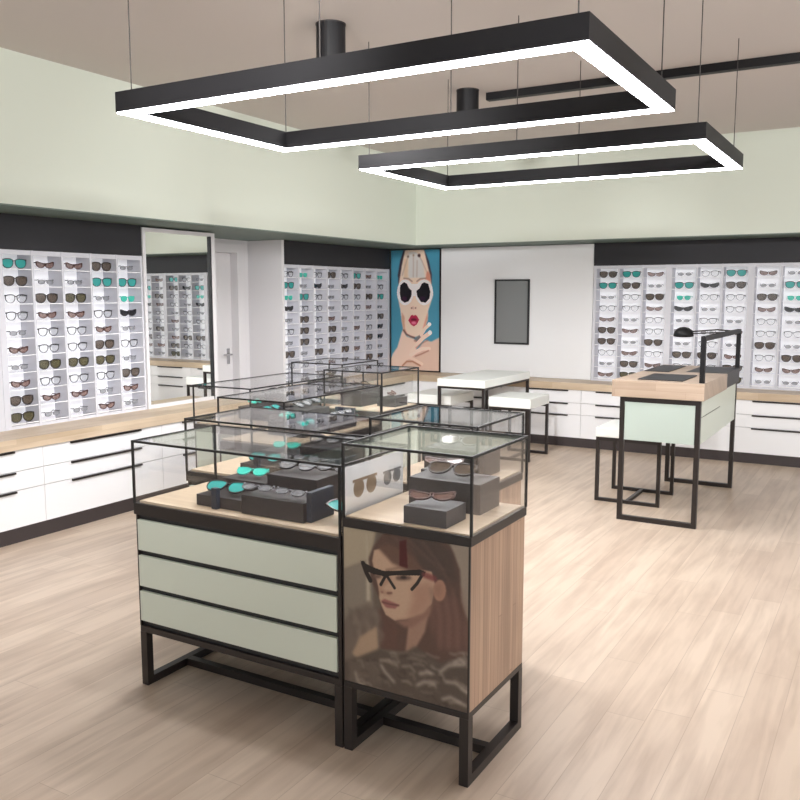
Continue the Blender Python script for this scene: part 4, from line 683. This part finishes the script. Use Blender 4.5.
# lamp with gantry frame
lp = empty('desk_lamp', (-1.16, 6.155, 1.036)); tag(lp, 'black lamp on a tall rectangular metal gantry over the service desk', 'lamp')
g = 0.033
MB().box(-g/2, g/2, -g/2, g/2, 0, 0.292).box(-g/2, g/2, 1.49-g/2, 1.49+g/2, 0, 0.292).box(-g/2, g/2, -g/2, 1.49+g/2, 0.292, 0.326).build('gantry', 'fixture', lp)
MB().tube([(0, 1.25, 0.316), (-0.12, 1.17, 0.328), (-0.30, 1.09, 0.312)], 0.006, 8).build('arm', 'metal', lp)
MB().tube([(0, 1.12, 0.312), (-0.15, 1.07, 0.306), (-0.30, 1.06, 0.296)], 0.005, 8).build('arm', 'metal', lp)
sh = MB().lathe([(0.010, 0.350), (0.035, 0.345), (0.060, 0.330), (0.076, 0.305), (0.080, 0.275), (0.076, 0.272), (0.055, 0.268), (0.02, 0.266)], -0.36, 1.05).build('lamp_shade', 'fixture', lp, smooth=True)

# ------------------------------------------------------------------ stools and far table
def stool(loc, w, d, z0, z1, label):
    r = empty('bench_stool', loc); tag(r, label, 'stool', 'white cushioned stools on black frames')
    MB().box(0, w, 0, d, z0, z1, 0.008).build('seat', 'seat', r)
    t = 0.027
    for y in (0.004, d-t-0.004):
        MB().box(0.004, t+0.004, y, y+t, 0, z0).box(w-t-0.004, w-0.004, y, y+t, 0, z0).box(t+0.004, w-t-0.004, y, y+t, 0, t).box(t+0.004, w-t-0.004, y, y+t, z0-t, z0).build('leg_frame', 'metal', r)
    MB().box(w/2-t/2, w/2+t/2, t+0.004, d-t-0.004, 0.001, t-0.001).build('crossbar', 'metal', r)
    return r
stool((-2.045, 6.605, 0), 0.52, 0.51, 0.520, 0.598, 'white cushioned stool on black frame tucked at left of the service desk')
stool((-3.525, 7.80, 0), 0.45, 0.53, 0.530, 0.630, 'white cushioned stool on black frame at right of the far white table')
stool((-4.50, 7.86, 0), 0.52, 0.56, 0.500, 0.600, 'white cushioned stool on black frame at left of the far white table')
tb = empty('consultation_table', (-4.03, 7.65, 0)); tag(tb, 'high white table with thick top and thin black metal frame before the back wall panel', 'table')
MB().box(0, 0.53, 0, 1.195, 0.725, 0.802, 0.004).build('tabletop', 'seat', tb)
t = 0.028
for x, y in ((0.004, 0.004), (0.498, 0.004), (0.004, 1.16), (0.498, 1.16)):
    bx('leg', 'metal', tb, x, x+t, y, y+t, 0, 0.703)
MB().box(0.004, 0.526, 0.004, 0.026, 0.703, 0.7245).box(0.004, 0.526, 1.17, 1.19, 0.703, 0.7245).box(0.004, 0.03, 0.026, 1.17, 0.703, 0.7245).box(0.50, 0.526, 0.026, 1.17, 0.703, 0.7245).build('frame', 'metal', tb)

# ------------------------------------------------------------------ pendants and ceiling fittings
def pendant(x0, x1, y0, y1, z0, z1, label):
    r = empty('pendant_light', (x0, y0, z0)); tag(r, label, 'pendant light', 'rectangular black ring pendant lights')
    w, d, h = x1-x0, y1-y0, z1-z0; t = 0.074
    MB().box(0, w, 0, t, 0.002, h).box(0, w, d-t, d, 0.002, h).box(0, t, t, d-t, 0.002, h).box(w-t, w, t, d-t, 0.002, h).build('frame', 'fixture', r)
    e = 0.004
    MB().box(e, w-e, e, t-e, -0.003, 0.0015).box(e, w-e, d-t+e, d-e, -0.003, 0.0015).box(e, t-e, t-e, d-t+e, -0.003, 0.0015).box(w-t+e, w-e, t-e, d-t+e, -0.003, 0.0015).build('diffuser', 'led', r)
    for x in (0.05, w/2, w-0.05):
        for y in (0.045, d-0.045):
            MB().tube([(x, y, h), (x, y, ZC-z0)], 0.0026, 6).build('suspension_wire', 'wire', r)
    return r
pendant(-2.90, -0.858, 2.595, 3.735, 2.408, 2.492, 'large black rectangular ring pendant light with white glow, nearest of two')
pendant(-2.915, -0.878, 4.487, 5.627, 2.408, 2.492, 'black rectangular ring pendant light with white glow, farther of two')
for (x, y, rr), lab in zip(((-2.87, 4.14, 0.083), (-2.885, 5.94, 0.083)), ('black ceiling cylinder light above the nearer ring pendant', 'black ceiling cylinder light at the end of ceiling track, above the farther ring pendant')):
    c = empty('cylinder_light', (x, y, ZC)); tag(c, lab, 'ceiling light', 'black ceiling cylinders')
    MB().lathe([(rr, -0.20), (rr, -0.006)], 0, 0, 36).build('housing', 'fixture', c, smooth=False)
    MB().lathe([(rr+0.003, -0.006), (rr+0.003, 0.0)], 0, 0, 36).build('mounting_ring', 'metal', c)
    MB().lathe([(rr*0.8, -0.204), (rr*0.8, -0.2005)], 0, 0, 36).build('lens', 'lampglow', c)
    l = bpy.data.lights.new('down_lamp', 'SPOT'); l.energy = P_CYL; l.spot_size = math.radians(150); l.spot_blend = 0.5; l.shadow_soft_size = 0.25; l.specular_factor = 0.1
    o = bpy.data.objects.new('down_lamp', l); COL.objects.link(o); o.location = (x, y, ZC - 0.30)
tk = MB().box(-2.80, 3.55, 6.08, 6.14, ZC-0.055, ZC-0.0005).build('ceiling_track', 'fixture'); tag(tk, 'long straight black track on the ceiling running right from rear cylinder', 'ceiling track')

# ------------------------------------------------------------------ light
w = bpy.data.worlds.new('world'); SC.world = w; w.use_nodes = True
bg = w.node_tree.nodes['Background']; bg.inputs[0].default_value = (0.92, 0.96, 1.0, 1); bg.inputs[1].default_value = WORLD
def area(name, loc, rot, sx, sy, power, col=(1, 1, 1)):
    l = bpy.data.lights.new(name, 'AREA'); l.shape = 'RECTANGLE'; l.size = sx; l.size_y = sy; l.energy = power; l.color = col
    o = bpy.data.objects.new(name, l); COL.objects.link(o); o.location = loc; o.rotation_euler = rot
    return o
area('fill_light_right', (XR-0.02, 4.6, 1.5), (0, PI/2, 0), 2.4, 6.4, P_RIGHT, (0.98, 0.99, 1.0))  # area lamp added out of view to raise the room's brightness
area('fill_light_front', (-1.0, YF+0.02, 1.5), (PI/2, 0, 0), 7.0, 2.4, P_FRONT, (1.0, 0.99, 0.97))  # second added lamp, weak fill from behind the camera
def spotlight(loc, aim, power, cone, label):  # unseen spots added to brighten the back and left walls
    v = (Vector(aim) - Vector(loc)).normalized()
    r = empty('added_fill_spot', (loc[0], loc[1], ZC)); tag(r, label, 'spotlight', 'fill spotlights added out of view')
    l0 = Vector((0, 0, loc[2]-ZC))
    MB().tube([(0, 0, -0.001), (0, 0, l0.z+0.05)], 0.012, 8).build('stem', 'fixture', r)
    MB().tube([l0 - v*0.07, l0 + v*0.07], 0.05, 20).build('housing', 'fixture', r)
    l = bpy.data.lights.new('fill_lamp', 'SPOT'); l.energy = power; l.spot_size = math.radians(cone); l.spot_blend = 0.6; l.shadow_soft_size = 0.22
    o = bpy.data.objects.new('fill_lamp', l); COL.objects.link(o)
    o.location = Vector(loc) + v*0.32; o.rotation_euler = v.to_track_quat('-Z', 'Y').to_euler()
spotlight((-1.6, 0.2, 2.95), (-4.2, 9.4, 1.5), P_BACK, 36, 'black fill spotlight added behind the camera, aimed at the glossy panel')
spotlight((0.9, 0.2, 2.95), (-0.6, 9.4, 1.5), P_BACK, 34, 'black fill spotlight added behind the camera, aimed at the back rack')
spotlight((0.9, 1.2, 2.95), (-5.3, 3.9, 1.5), P_LEFT, 56, 'black fill spotlight added right of the camera, aimed at the left rack')
spotlight((1.9, 2.6, 2.95), (-5.3, 6.9, 1.4), P_LEFT, 50, 'black fill spotlight added right of the camera, aimed at the door')
SC.view_settings.view_transform = 'Standard'; SC.view_settings.look = 'None'
SC.view_settings.exposure = EXPO; SC.view_settings.gamma = 1.0
